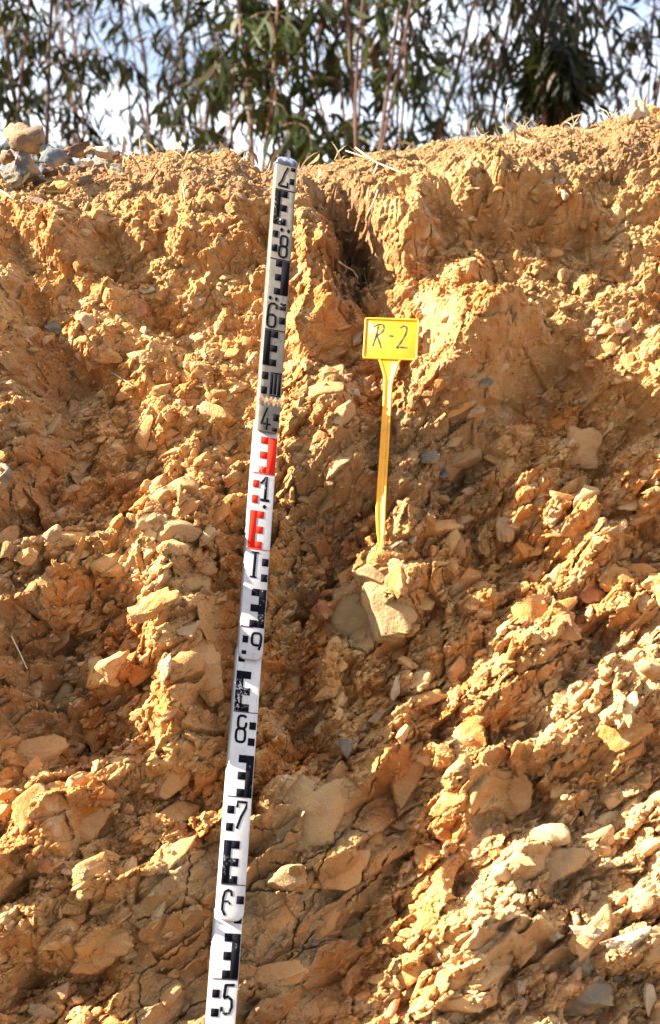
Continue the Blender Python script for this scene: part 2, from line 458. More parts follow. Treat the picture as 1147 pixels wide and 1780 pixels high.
def bank_height(X, S, P, d):
    """height above the base surface, plus masks"""
    px, py = project(P)
    U = X * 1370.0; W = -S * 1370.0                # millimetre-like pattern space, fixed to the bank
    wx = U + 5 * fbm(U / 40, W / 40, 2, 101); wy = W + 5 * fbm(U / 40, W / 40, 2, 111)
    h = gsample(HM, px, py)
    inr = (1 - sstep(1500, 1580, px)) * sstep(-430, -350, px) * (1 - sstep(1950, 2050, py)) * sstep(70, 140, py)
    h = h * inr * (1 - .55 * sstep(-.12, 0, d))
    sm = gsample(smooth_m, px, py)
    rough = 1 - 0.85 * sm
    # the macro relief stays behind the staff and the tag
    dst, t = seg_dist(px, py, (495.5, 300), (387, 1780))
    lim = BACK - 0.030 + 0.0012 * np.clip(dst - 30, 0, 600)
    h = np.where((dst < 300) & (py < 1900), smin(h, lim, .012), h)
    dt, t = seg_dist(px, py, (659, 947), (682, 556))
    lim = BACK - 0.050 + 0.023 * t + 0.0016 * np.clip(dt - np.where(t > .78, 50, 16), 0, 600)
    h = np.where((dt < 250) & (py < 944), smin(h, lim, .010), h)
    fl = 1 - .55 * sstep(-.06, .03, d)
    lowm = sstep(620, 900, py)
    # broken beds: elongated blocks dipping to the left, each with its own tilt
    a, b = strata(wx, wy)
    blk = 0
    for (la, lb, amp, seed) in ((96, 46, .022, 200), (46, 25, .012, 210), (21, 13, .0045, 220)):
        f1, f2, cid, ox, oy = worley(a / la, b / lb, seed)
        ang2 = cid * 6.283
        tilt = (np.cos(ang2) * ox + np.sin(ang2) * oy) * 1.5 + (cid - .5) * 0.9
        gap = sstep(0.0, 0.16, f2 - f1)
        if lb < 40: tilt = tilt * (1 - .6 * sm); gap = gap + (1 - gap) * sstep(.1, .6, sm)
        else: tilt = tilt * (1 + .6 * sm)
        blk = blk + amp * (tilt - 0.22 * (1 - gap) * (cid > .35))
    bmask = (0.35 + 0.65 * lowm) * (0.35 + 0.65 * rough)
    h = h + blk * bmask * fl
    # bed edges: saw-tooth ribs that climb to the right, steep side up-left
    a3, b3 = strata(U + 26 * fbm(U / 110, W / 110, 2, 230), W + 26 * fbm(U / 110, W / 110, 2, 240))
    ribz = sstep(780, 1000, py + .12 * px) * (.45 + .55 * rough)
    for (per, amp, seed) in ((118, .030, 250), (52, .013, 260)):
        ph = b3 / per + .8 * fbm(a3 / (per * 4.5), b3 / (per * 1.6), 2, seed)
        fr = ph - np.floor(ph)
        brk = sstep(-.5, .1, fbm(a3 / (per * 2.2), b3 / (per * .9), 2, seed + 3))
        saw = np.where(fr < .20, fr / .20, 1 - (fr - .20) / .80)
        h = h + amp * (saw * saw * (3 - 2 * saw) - .5) * ribz * brk * fl
    # crumbly soil and clods
    soil = sstep(-0.25, 0.25, fbm(U / 70, W / 70, 2, 300) + 0.35 * (1 - lowm) + 0.05) * rough
    cl = 0
    for (sc, amp, seed) in ((26, .0070, 310), (12.5, .0048, 320), (6.2, .0028, 330)):
        f1, f2, cid, ox, oy = worley(wx / sc, wy / sc, seed)
        bump = np.sqrt(np.clip(1 - (f1 / 0.72) ** 2, 0, 1))
        keep = sstep(0.25, 0.75, cid)
        cl = cl + amp * (bump * keep - 0.3) * (1 if sc > 20 else .55 + .45 * lowm)
    h = h + cl * (0.35 + 0.65 * soil) * (0.15 + 0.85 * rough) * fl
    h = h + 0.010 * rough * fl * fbm(U / 60, W / 60, 3, 400, .5)
    h = h + (0.0009 + 0.0023 * rough * (.45 + .55 * lowm)) * fbm(U / 11, W / 11, 4, 410, .58)
    # vertical rills in the soft upper soil
    rill = np.abs(fbm(wx / 48, wy / 110, 2, 420))
    h = h - 0.006 * (1 - sstep(0, .16, rill)) * sstep(-.1, .3, fbm(U / 90, W / 90, 2, 425)) * (1 - sstep(430, 560, py)) * sstep(480, 560, px) * sstep(285, 330, py)
    # drawn cracks
    cw = px + 4 * fbm(px / 16, py / 16, 2, 430); ch = py + 4 * fbm(px / 16, py / 16, 2, 440)
    near = (px > -50) & (px < 1200) & (py > 300) & (py < 1850)
    idx = np.nonzero(near)
    cx_, cy_ = cw[idx], ch[idx]
    dc = np.full(cx_.shape, 99.0)
    for line in CRACKS:
        for p, q in zip(line[:-1], line[1:]):
            ds, _ = seg_dist(cx_, cy_, p, q)
            dc = np.minimum(dc, ds)
    wid = 1.2 + 2.6 * (fbm(cx_ / 24, cy_ / 24, 2, 450) + .25)
    dep = 0.0125 * np.clip(1 - dc / np.maximum(wid, .9), 0, 1) ** 0.7 * sstep(-.1, .7, wid)
    hh = h[idx] - dep
    # deep hollow right of the staff top, with roots in it
    ex = ((cx_ - 604 + 16 * fbm(cx_ / 30, cy_ / 30, 3, 471)) / 36) ** 2 + ((cy_ - 438) / 96) ** 2
    hh -= 0.08 * np.exp(-ex ** 2) * (1 + .4 * fbm(cx_ / 25, cy_ / 25, 3, 470))
    ex = ((cx_ - 560) / 30) ** 2 + ((cy_ - 370) / 44) ** 2
    hh -= 0.02 * np.exp(-ex ** 2)
    # keep behind the staff
    dst, t = seg_dist(cx_ * 0 + px[idx], py[idx], (495.5, 300), (387, 1780))
    lim = BACK - 0.022 - 0.0
    lim = lim + 0.0011 * np.clip(dst - 30, 0, 400)
    hh = np.where(dst < 260, smin(hh, lim), hh)
    # keep behind the tag, its tip goes into a ledge
    dt, t = seg_dist(px[idx], py[idx], (659, 947), (682, 556))
    plane = BACK - 0.035 + 0.023 * t
    wid = np.where(t > 0.78, 62, 20)
    lim2 = plane - 0.006 + 0.0016 * np.clip(dt - wid, 0, 400)
    hh = np.where((dt < 200) & (py[idx] < 944), smin(hh, lim2), hh)
    led = np.exp(-(((px[idx] - 662) / 40) ** 2 + ((py[idx] - 968) / 22) ** 2))
    tgt = BACK - 0.031 + 0.010 * cl[idx] / 0.01 * 0.3
    hh = hh * (1 - led) + np.maximum(hh, tgt) * led
    h[idx] = hh
    h = h * (1 - 0.6 * sstep(0.25, 1.2, d))
    return h, sm, soil, px, py

def smin(a, lim, k=0.006):
    # soft minimum
    hh = np.clip(0.5 + 0.5 * (lim - a) / k, 0, 1)
    return lim * (1 - hh) + a * hh - k * hh * (1 - hh)

XX, S2 = np.meshgrid(XS, SS)
PP, NN, DD = bank_base(XX, S2)
HH, SMK, SOIL, PXX, PYY = bank_height(XX, S2, PP, DD)
BV = PP + NN * HH[..., None]
# undercut a little: push material sideways along the beds so that blocks overhang
BV[..., 2] += 0.35 * HH * (1 - sstep(-0.1, 0.1, DD)) * 0.0
nr, nc = XX.shape

def grid_mesh(name, V, nr, nc):
    me = bpy.data.meshes.new(name)
    nv = nr * nc
    idx = np.arange(nv, dtype=np.int32).reshape(nr, nc)
    q = np.stack([idx[:-1, :-1], idx[:-1, 1:], idx[1:, 1:], idx[1:, :-1]], -1).reshape(-1, 4)
    me.vertices.add(nv)
    me.vertices.foreach_set('co', V.reshape(-1).astype(np.float32))
    nf = len(q)
    me.loops.add(nf * 4)
    me.loops.foreach_set('vertex_index', q.reshape(-1))
    me.polygons.add(nf)
    me.polygons.foreach_set('loop_start', np.arange(0, nf * 4, 4, dtype=np.int32))
    me.polygons.foreach_set('use_smooth', np.ones(nf, bool))
    me.update(calc_edges=True)
    return me

def raw_mesh(name, V, F, smooth=False):
    """V (n,3), F list of faces or (m,k) array"""
    me = bpy.data.meshes.new(name)
    V = np.asarray(V, np.float32)
    if isinstance(F, np.ndarray):
        k = F.shape[1]; flat = F.reshape(-1).astype(np.int32)
        starts = np.arange(0, len(flat), k, dtype=np.int32)
    else:
        flat = np.array([i for f in F for i in f], np.int32)
        starts = np.cumsum([0] + [len(f) for f in F[:-1]]).astype(np.int32)
    me.vertices.add(len(V)); me.vertices.foreach_set('co', V.reshape(-1))
    me.loops.add(len(flat)); me.loops.foreach_set('vertex_index', flat)
    me.polygons.add(len(starts)); me.polygons.foreach_set('loop_start', starts)
    if smooth:
        me.polygons.foreach_set('use_smooth', np.ones(len(starts), bool))
    me.update(calc_edges=True)
    me.validate()
    return me

# ------------------------------------------------------------------ materials
def new_mat(name):
    m = bpy.data.materials.new(name); m.use_nodes = True
    nt = m.node_tree; nt.nodes.clear()
    out = nt.nodes.new('ShaderNodeOutputMaterial')
    bs = nt.nodes.new('ShaderNodeBsdfPrincipled')
    nt.links.new(bs.outputs['BSDF'], out.inputs['Surface'])
    return m, nt, bs, out

def nnode(nt, t, **kw):
    n = nt.nodes.new(t)
    for k, v in kw.items():
        if k in n.inputs:
            n.inputs[k].default_value = v
        else:
            setattr(n, k, v)
    return n

def mixc(nt, fac, a, b, mode='MIX'):
    n = nt.nodes.new('ShaderNodeMix'); n.data_type = 'RGBA'; n.blend_type = mode
    for sock, v in (('Factor', fac), ('A', a), ('B', b)):
        s = n.inputs[sock] if sock == 'Factor' else [i for i in n.inputs if i.name == sock and i.type == 'RGBA'][0]
        if hasattr(v, 'is_output') or isinstance(v, bpy.types.NodeSocket):
            nt.links.new(v, s)
        elif sock == 'Factor':
            s.default_value = v
        else:
            s.default_value = (*v, 1)
    return [o for o in n.outputs if o.type == 'RGBA'][0]

def noise(nt, scale, detail=4, rough=.55, vec=None, lo=None, hi=None, dist=0.0):
    n = nnode(nt, 'ShaderNodeTexNoise', Scale=scale, Detail=detail, Roughness=rough, Distortion=dist)
    if vec is not None: nt.links.new(vec, n.inputs['Vector'])
    o = n.outputs['Fac']
    if lo is not None:
        r = nnode(nt, 'ShaderNodeMapRange')
        r.inputs['From Min'].default_value = lo; r.inputs['From Max'].default_value = hi
        nt.links.new(o, r.inputs['Value']); o = r.outputs['Result']
    return o

def earth_mat(name, attrs=True, shift=0.0, greyish=0.0):
    m, nt, bs, out = new_mat(name)
    tc = nnode(nt, 'ShaderNodeTexCoord')
    geo = nnode(nt, 'ShaderNodeNewGeometry')
    v = geo.outputs['Position']
    base = mixc(nt, noise(nt, 5, 5, .6, v, .35, .65), (.41, .200, .066), (.46, .260, .100))
    base = mixc(nt, noise(nt, 11, 4, .6, v, .47, .64), base, (.40, .150, .034))         # iron stain
    base = mixc(nt, noise(nt, 26, 5, .65, v, .52, .72), base, (.49, .335, .190))        # pale sand
    base = mixc(nt, noise(nt, 60, 4, .7, v, .50, .75), base, (.26, .13, .045))
    base = mixc(nt, noise(nt, 180, 3, .7, v, .60, .72), base, (.52, .40, .25))          # tiny pale grains
    at = nnode(nt, 'ShaderNodeAttribute', attribute_name='rock')
    gr = mixc(nt, noise(nt, 12, 5, .6, v, .38, .66), (.26, .185, .100), (.31, .170, .065))
    gr = mixc(nt, noise(nt, 45, 4, .6, v, .5, .7), gr, (.20, .155, .100))
    base = mixc(nt, at.outputs['Fac'], base, gr)
    a2 = nnode(nt, 'ShaderNodeAttribute', attribute_name='stain')
    base = mixc(nt, a2.outputs['Fac'], base, (.42, .145, .028))
    a3 = nnode(nt, 'ShaderNodeAttribute', attribute_name='pale')
    base = mixc(nt, a3.outputs['Fac'], base, (.55, .395, .215))
    a4 = nnode(nt, 'ShaderNodeAttribute', attribute_name='shade_dark_soil')
    base = mixc(nt, a4.outputs['Fac'], base, (.175, .100, .050))  # dark soil tone, also used as shade painted into the colour
    if greyish > 0:
        base = mixc(nt, greyish, base, (.32, .29, .26))
    nt.links.new(base, bs.inputs['Base Color'])
    bs.inputs['Roughness'].default_value = 0.95
    bs.inputs['Specular IOR Level'].default_value = 0.15
    b1 = nnode(nt, 'ShaderNodeBump', Strength=0.65, Distance=0.004)
    nt.links.new(noise(nt, 260, 5, .7, v), b1.inputs['Height'])
    b2 = nnode(nt, 'ShaderNodeBump', Strength=0.5, Distance=0.0015)
    vo = nnode(nt, 'ShaderNodeTexVoronoi', Scale=420)
    nt.links.new(v, vo.inputs['Vector'])
    nt.links.new(vo.outputs['Distance'], b2.inputs['Height'])
    nt.links.new(b1.outputs['Normal'], b2.inputs['Normal'])
    nt.links.new(b2.outputs['Normal'], bs.inputs['Normal'])
    return m

M_EARTH = earth_mat('bank_earth')
M_CLOD = earth_mat('clod_earth', False)
M_STONE = earth_mat('stone_grey', False, greyish=.75)

def plain_rock(name, c1, c2, scale=30):
    m, nt, bs, out = new_mat(name)
    tc = nnode(nt, 'ShaderNodeTexCoord'); v = tc.outputs['Object']
    c = mixc(nt, noise(nt, scale, 5, .6, v, .38, .64), c1, c2)
    c = mixc(nt, noise(nt, scale * .8, 6, .65, v, .48, .66), c, (.36, .21, .08))
    nt.links.new(c, bs.inputs['Base Color'])
    bs.inputs['Roughness'].default_value = .9
    b1 = nnode(nt, 'ShaderNodeBump', Strength=0.8, Distance=0.006)
    nt.links.new(noise(nt, 160, 5, .65, v), b1.inputs['Height'])
    nt.links.new(b1.outputs['Normal'], bs.inputs['Normal'])
    return m
M_TAN = plain_rock('rock_tan', (.30, .18, .09), (.37, .235, .13))
M_LAV = plain_rock('rock_lavender', (.085, .08, .085), (.14, .13, .135))
M_BLUE = plain_rock('rock_bluegrey', (0.075, 0.090, 0.10), (0.13, 0.14, 0.14))
M_BROWN = plain_rock('rock_brown', (0.09, 0.045, 0.025), (0.16, 0.085, 0.045))
M_BLOCK = plain_rock('block_buff', (.29, .180, .080), (.34, .225, .115), 40)
M_SLAB = plain_rock('slab_brown', (.36, .18, .065), (.42, .235, .095), 22)
M_HEAP = plain_rock('rock_heap_tan', (.14, .09, .055), (.20, .135, .085))
M_HEAPC = plain_rock('rock_heap_pale', (.30, .24, .17), (.38, .32, .25))
M_CREAM = plain_rock('rock_cream', (.36, .28, .18), (.44, .37, .27))
M_OCHRE = M_EARTH
M_RED = plain_rock('rock_rust', (0.288, 0.104, 0.040), (0.368, 0.160, 0.064))
M_SLATE = plain_rock('rock_slate', (.15, .125, .095), (.21, .16, .10))

# ------------------------------------------------------------------ build the bank
bank_me = grid_mesh('bank', BV, nr, nc)
def zone(polys, soft=2.5, amp=14):
    m = np.zeros_like(MX)
    X = MX + amp * fbm(MX / 30, MY / 30, 3, 601); Y = MY + amp * fbm(MX / 30, MY / 30, 3, 611)
    for p, s in polys:
        m = np.maximum(m, inpoly(p, X, Y) * s)
    return blur(m, soft)
RIM = [(-300,260),(0,270),(200,270),(480,262),(560,262),(760,240),(1000,200),(1147,165),(1300,150),(1300,250),(1100,290),(950,300),(760,322),(560,335),(400,345),(200,350),(0,370),(-300,370)]
Z_ROCK = zone([(RIM, .75), ([(-300,330),(1300,280),(1300,560),(700,560),(300,480),(-300,560)], .28)] + [(p, .8) for p in SMOOTH[:3]] + [(p, .35) for p in SMOOTH[3:7]] + [(SMOOTH[7], .9), (SMOOTH[8], .5),
    ([(680,720),(860,720),(840,860),(760,900),(680,890)], .5), ([(0,1100),(180,1060),(150,1250),(0,1260)], .5),
    ([(500,780),(640,740),(640,940),(500,1040)], .45), ([(900,1500),(1040,1480),(1040,1550),(900,1550)], .5)])
Z_STAIN = zone([([(540,1040),(590,1020),(600,1070),(560,1100)], .8), ([(920,1620),(1000,1620),(1010,1670),(900,1680)], .7),
    ([(650,1280),(740,1290),(700,1430),(640,1420)], .5), ([(20,1270),(130,1280),(60,1360),(0,1370)], .6),
    ([(500,1280),(540,1290),(530,1330),(470,1340)], .7), ([(560,1660),(630,1640),(600,1780),(540,1780)], .5),
    ([(1100,1570),(1180,1560),(1180,1610),(1100,1605)], .8), ([(330,1140),(400,1120),(380,1270),(320,1280)], .35),
    ([(850,390),(950,380),(930,440),(850,450)], .35), ([(250,1620),(400,1600),(380,1700),(260,1720)], .3)])
Z_PALE = zone([([(820,1420),(1000,1380),(1200,1290),(1200,1800),(820,1800),(740,1800),(800,1600)], .42),
    ([(930,1100),(1200,1020),(1200,1290),(930,1290)], .35), ([(180,960),(320,820),(400,760),(300,1100)], .3)], 5)
Z_SHADE_DARK_SOIL = zone([([(560,560),(640,640),(760,650),(860,730),(860,900),(720,930),(560,960),(500,900),(500,700)], .35), ([(0,600),(90,590),(150,640),(140,860),(60,960),(90,1130),(0,1150),(-300,1200),(-300,600)], 0.49),  # shade painted over the hollow and shaded faces, plus dark soil at the rim
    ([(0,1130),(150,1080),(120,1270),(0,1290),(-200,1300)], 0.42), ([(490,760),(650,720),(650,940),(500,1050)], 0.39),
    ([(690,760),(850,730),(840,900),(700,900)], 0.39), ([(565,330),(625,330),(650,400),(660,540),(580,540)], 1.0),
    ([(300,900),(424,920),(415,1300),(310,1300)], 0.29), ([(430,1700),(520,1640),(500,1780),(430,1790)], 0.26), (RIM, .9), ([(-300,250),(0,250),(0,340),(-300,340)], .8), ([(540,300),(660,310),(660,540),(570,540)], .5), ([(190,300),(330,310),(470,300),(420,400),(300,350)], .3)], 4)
for nm, Z in (('rock', Z_ROCK), ('stain', Z_STAIN), ('pale', Z_PALE), ('shade_dark_soil', Z_SHADE_DARK_SOIL)):
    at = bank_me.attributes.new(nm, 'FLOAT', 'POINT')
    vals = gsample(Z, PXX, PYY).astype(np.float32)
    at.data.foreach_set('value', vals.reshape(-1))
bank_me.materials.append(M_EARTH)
bank = bpy.data.objects.new('hillside', bank_me)
COL.objects.link(bank)
bank['kind'] = 'structure'
bank['label'] = 'cut bank of crumbly ochre soil over broken dipping rock'

# flat ground where the photographer stands
gm = bpy.data.meshes.new('ground')
gxs = np.linspace(-30, 30, 121); gys = np.concatenate([np.linspace(-30, 0, 31), np.linspace(0.05, 2.2, 60)])
GXX, GYY = np.meshgrid(gxs, gys)
GV = np.stack([GXX, GYY, 0.03 * fbm(GXX / 1.3, GYY / 1.3, 3, 800)], -1)
gm = grid_mesh('ground', GV, *GXX.shape)
mg, nt, bs, out = new_mat('ground_dark')  # unseen ground, darkened to cut the light it bounces onto the bank
tc = nnode(nt, 'ShaderNodeTexCoord')
nt.links.new(mixc(nt, noise(nt, 3, 6, .7, tc.outputs['Object'], .4, .6), (.045, .043, .04), (.09, .075, .055)), bs.inputs['Base Color'])
bs.inputs['Roughness'].default_value = .9
gm.materials.append(mg)
go = bpy.data.objects.new('ground', gm); COL.objects.link(go); go['kind'] = 'structure'

# surface lookup in the picture: nearest bank vertex at a pixel
BPX, BPY = project(BV)
core = (BPX > -60) & (BPX < 1210) & (BPY > 120) & (BPY < 1850) & (DD < 0.3)
ci = np.nonzero(core.reshape(-1))[0]
cpx = BPX.reshape(-1)[ci]; cpy = BPY.reshape(-1)[ci]
cell = {}
dist_all = np.linalg.norm(BV.reshape(-1, 3)[ci] - CAM, axis=1)
key = (np.round(cpx / 2).astype(int) + 100) * 4000 + np.round(cpy / 2).astype(int)
order = np.lexsort((dist_all, key))
ks = key[order]; first = np.ones(len(ks), bool); first[1:] = ks[1:] != ks[:-1]
LUT = dict(zip(ks[first].tolist(), ci[order[first]].tolist()))
def hit(px, py):
    for r in range(0, 9):
        for dx in range(-r, r + 1):
            for dy in (-r, r) if abs(dx) != r else range(-r, r + 1):
                k = (int(round(px / 2)) + 100 + dx) * 4000 + int(round(py / 2)) + dy
                if k in LUT:
                    return LUT[k]
    return None
BVF = BV.reshape(-1, 3)
gu = np.gradient(BV, axis=1); gv = np.gradient(BV, axis=0)
NRM = np.cross(gu, gv); NRM /= np.linalg.norm(NRM, axis=-1, keepdims=True) + 1e-12
NRMF = NRM.reshape(-1, 3)
if NRMF[ci[0]] @ N_ < 0: NRMF = -NRMF

# ------------------------------------------------------------------ object helpers
def link(name, me, mat=None, parent=None, loc=None, rot=None, **props):
    o = bpy.data.objects.new(name, me)
    COL.objects.link(o)
    if mat is not None and me is not None and len(me.materials) == 0:
        me.materials.append(mat)
    if parent: o.parent = parent
    if loc is not None: o.location = loc
    if rot is not None: o.rotation_euler = rot
    for k, v in props.items(): o[k] = v
    return o

# ------------------------------------------------------------------ levelling staff
YAW = math.radians(18)
Lv = Vector(ST_L)
Wv = Vector((1, 0, 0)); Wv = (Wv - Lv * Wv.dot(Lv)).normalized()
Nv = Wv.cross(Lv).normalized()
if Nv.y > 0: Nv = -Nv
c_, s_ = math.cos(YAW), math.sin(YAW)
Wr = (Wv * c_ - Nv * s_ * -1).normalized() if False else (Wv * c_ - Nv * s_).normalized()
Nr = (Nv * c_ + Wv * s_).normalized()
# staff length coordinate r of a photograph row
def staff_r(py):
    t = (py - 286) / (1780 - 286)
    px = 495.5 + (387.0 - 495.5) * t
    P = on_plane(px, py)
    return float((Vector(P) - Vector(ST_B)).dot(Lv))
foot_r = -ST_B[2] / ST_L[2]
FOOT = Vector(ST_B) + Lv * foot_r
R_ = Matrix((Wr, Lv, Nr)).transposed().to_4x4()

def rr(py): return staff_r(py) - foot_r

def rbox(x0, x1, y0, y1, z0, z1, bev=0.0015, rb=0.0, rt=0.0, n=7):
    """box with rounded bottom/top corners in the front outline, bevelled front edge"""
    pts = []
    def arc(cx, cy, r, a0, a1):
        for i in range(n + 1):
            a = math.radians(a0 + (a1 - a0) * i / n)
            pts.append((cx + r * math.cos(a), cy + r * math.sin(a)))
    for (cx, cy, r, a0) in ((x1, y0, rb, 270), (x1, y1, rt, 0), (x0, y1, rt, 90), (x0, y0, rb, 180)):
        if r > 0:
            arc(cx - math.copysign(r, cx), cy + (r if cy == y0 else -r), r, a0, a0 + 90)
        else:
            pts.append((cx, cy))
    k = len(pts)
    cxm = (x0 + x1) / 2
    V = []
    for z, ins in ((z0, 0), (z1 - bev, 0), (z1 - bev * .3, bev * .3), (z1, bev)):
        for x, y in pts:
            V.append((x - math.copysign(ins, x - cxm), y + (ins if y < (y0 + y1) / 2 else -ins) * 0.6, z))
    F = [tuple(range(k))[::-1], tuple(range(3 * k, 4 * k))]
    for l in range(3):
        for i in range(k):
            j = (i + 1) % k
            F.append((l * k + i, l * k + j, (l + 1) * k + j, (l + 1) * k + i))
    return V, F

def staff_paint(name, base, dirt, dirt_amt, chip=False, col=(.008, .008, .012), wear=0.0):
    m, nt, bs, out = new_mat(name)
    tc = nnode(nt, 'ShaderNodeTexCoord'); v = tc.outputs['Object']
    if chip is False:
        c = mixc(nt, noise(nt, 35, 5, .65, v, .42, .62), base, tuple(b * .86 for b in base))
        c = mixc(nt, noise(nt, 90, 6, .7, v, .60 - dirt_amt * .25, .78 - dirt_amt * .2), c, dirt)
        sc = nnode(nt, 'ShaderNodeMapping'); sc.inputs['Scale'].default_value = (260, 14, 50)
        nt.links.new(v, sc.inputs['Vector'])
        c = mixc(nt, noise(nt, 1, 3, .6, sc.outputs['Vector'], .60, .70), c, tuple(b * .6 for b in base))
        nt.links.new(c, bs.inputs['Base Color'])
    else:
        sc = nnode(nt, 'ShaderNodeMapping'); sc.inputs['Scale'].default_value = (1.0, .6, 1)
        nt.links.new(v, sc.inputs['Vector'])
        f = noise(nt, 210, 4, .75, sc.outputs['Vector'], .62, .66)
        f2 = noise(nt, 9, 2, .5, v, .44 - wear, .60 - wear)
        mu = nnode(nt, 'ShaderNodeMath', operation='MULTIPLY')
        nt.links.new(f, mu.inputs[0]); nt.links.new(f2, mu.inputs[1])
        f3 = noise(nt, 330, 3, .75, v, .54, .58)
        f4 = noise(nt, 17, 2, .5, v, .60, .68)
        m2 = nnode(nt, 'ShaderNodeMath', operation='MULTIPLY')
        nt.links.new(f3, m2.inputs[0]); nt.links.new(f4, m2.inputs[1])
        mx = nnode(nt, 'ShaderNodeMath', operation='MAXIMUM')
        nt.links.new(mu.outputs[0], mx.inputs[0]); nt.links.new(m2.outputs[0], mx.inputs[1])
        c = mixc(nt, mx.outputs[0], col, base)
        nt.links.new(c, bs.inputs['Base Color'])
    bs.inputs['Roughness'].default_value = .85
    bs.inputs['Specular IOR Level'].default_value = .06
    b1 = nnode(nt, 'ShaderNodeBump', Strength=.25, Distance=.0006)
    nt.links.new(noise(nt, 300, 4, .6, v), b1.inputs['Height'])
    nt.links.new(b1.outputs['Normal'], bs.inputs['Normal'])
    return m

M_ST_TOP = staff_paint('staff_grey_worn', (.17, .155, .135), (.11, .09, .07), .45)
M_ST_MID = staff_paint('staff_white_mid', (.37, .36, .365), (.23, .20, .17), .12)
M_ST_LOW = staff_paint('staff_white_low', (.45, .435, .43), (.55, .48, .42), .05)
M_INK = staff_paint('staff_black_ink', (.45, .45, .47), None, 0, True, (.004, .004, .008), -.10)
M_INKT = staff_paint('staff_black_ink_faded', (.20, .19, .18), None, 0, True, (.004, .004, .006), -.30)
M_INKR = staff_paint('staff_red_ink', (.55, .45, .45), None, 0, True, (.55, .020, .010), -.10)
M_DUST = M_EARTH
M_DIRT = plain_rock('staff_dirt', (.20, .12, .07), (.36, .24, .15), 120)
m, nt, bs, out = new_mat('cap_blue')
tc = nnode(nt, 'ShaderNodeTexCoord')
nt.links.new(mixc(nt, noise(nt, 130, 3, .6, tc.outputs['Object'], .46, .6), (.035, .04, .075), (.20, .22, .32)), bs.inputs['Base Color'])
bs.inputs['Roughness'].default_value = .4
M_CAP = m

staff = link('levelling_staff', None, loc=FOOT, label='tall telescopic levelling staff with black and red scale marks leaning on the bank', category='measuring staff')
staff.rotation_euler = R_.to_euler()
# widths (m): cream side is the box thickness seen from the left
# section: rows, half width, front z, back z, materials, bottom rounding
SECT = [
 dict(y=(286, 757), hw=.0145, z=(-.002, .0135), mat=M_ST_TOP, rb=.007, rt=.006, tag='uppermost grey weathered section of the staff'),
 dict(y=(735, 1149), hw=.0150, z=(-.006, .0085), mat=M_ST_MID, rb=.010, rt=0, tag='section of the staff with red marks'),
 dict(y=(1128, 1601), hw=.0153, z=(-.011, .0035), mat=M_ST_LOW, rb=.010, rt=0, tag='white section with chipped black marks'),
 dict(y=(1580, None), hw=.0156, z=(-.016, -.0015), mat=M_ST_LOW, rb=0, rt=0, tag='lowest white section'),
]
sec_obj = []
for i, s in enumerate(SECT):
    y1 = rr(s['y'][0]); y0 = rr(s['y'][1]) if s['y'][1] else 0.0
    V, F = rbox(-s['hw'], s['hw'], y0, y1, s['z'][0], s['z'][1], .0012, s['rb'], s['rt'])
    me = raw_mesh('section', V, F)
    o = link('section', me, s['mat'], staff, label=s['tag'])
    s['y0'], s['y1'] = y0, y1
    sec_obj.append(o)

def strokes(lines, w):
    """flat polygons for poly-lines in (f, py); returned as quads in (x along width fraction, row)"""
    return [('s', l, w) for l in lines]

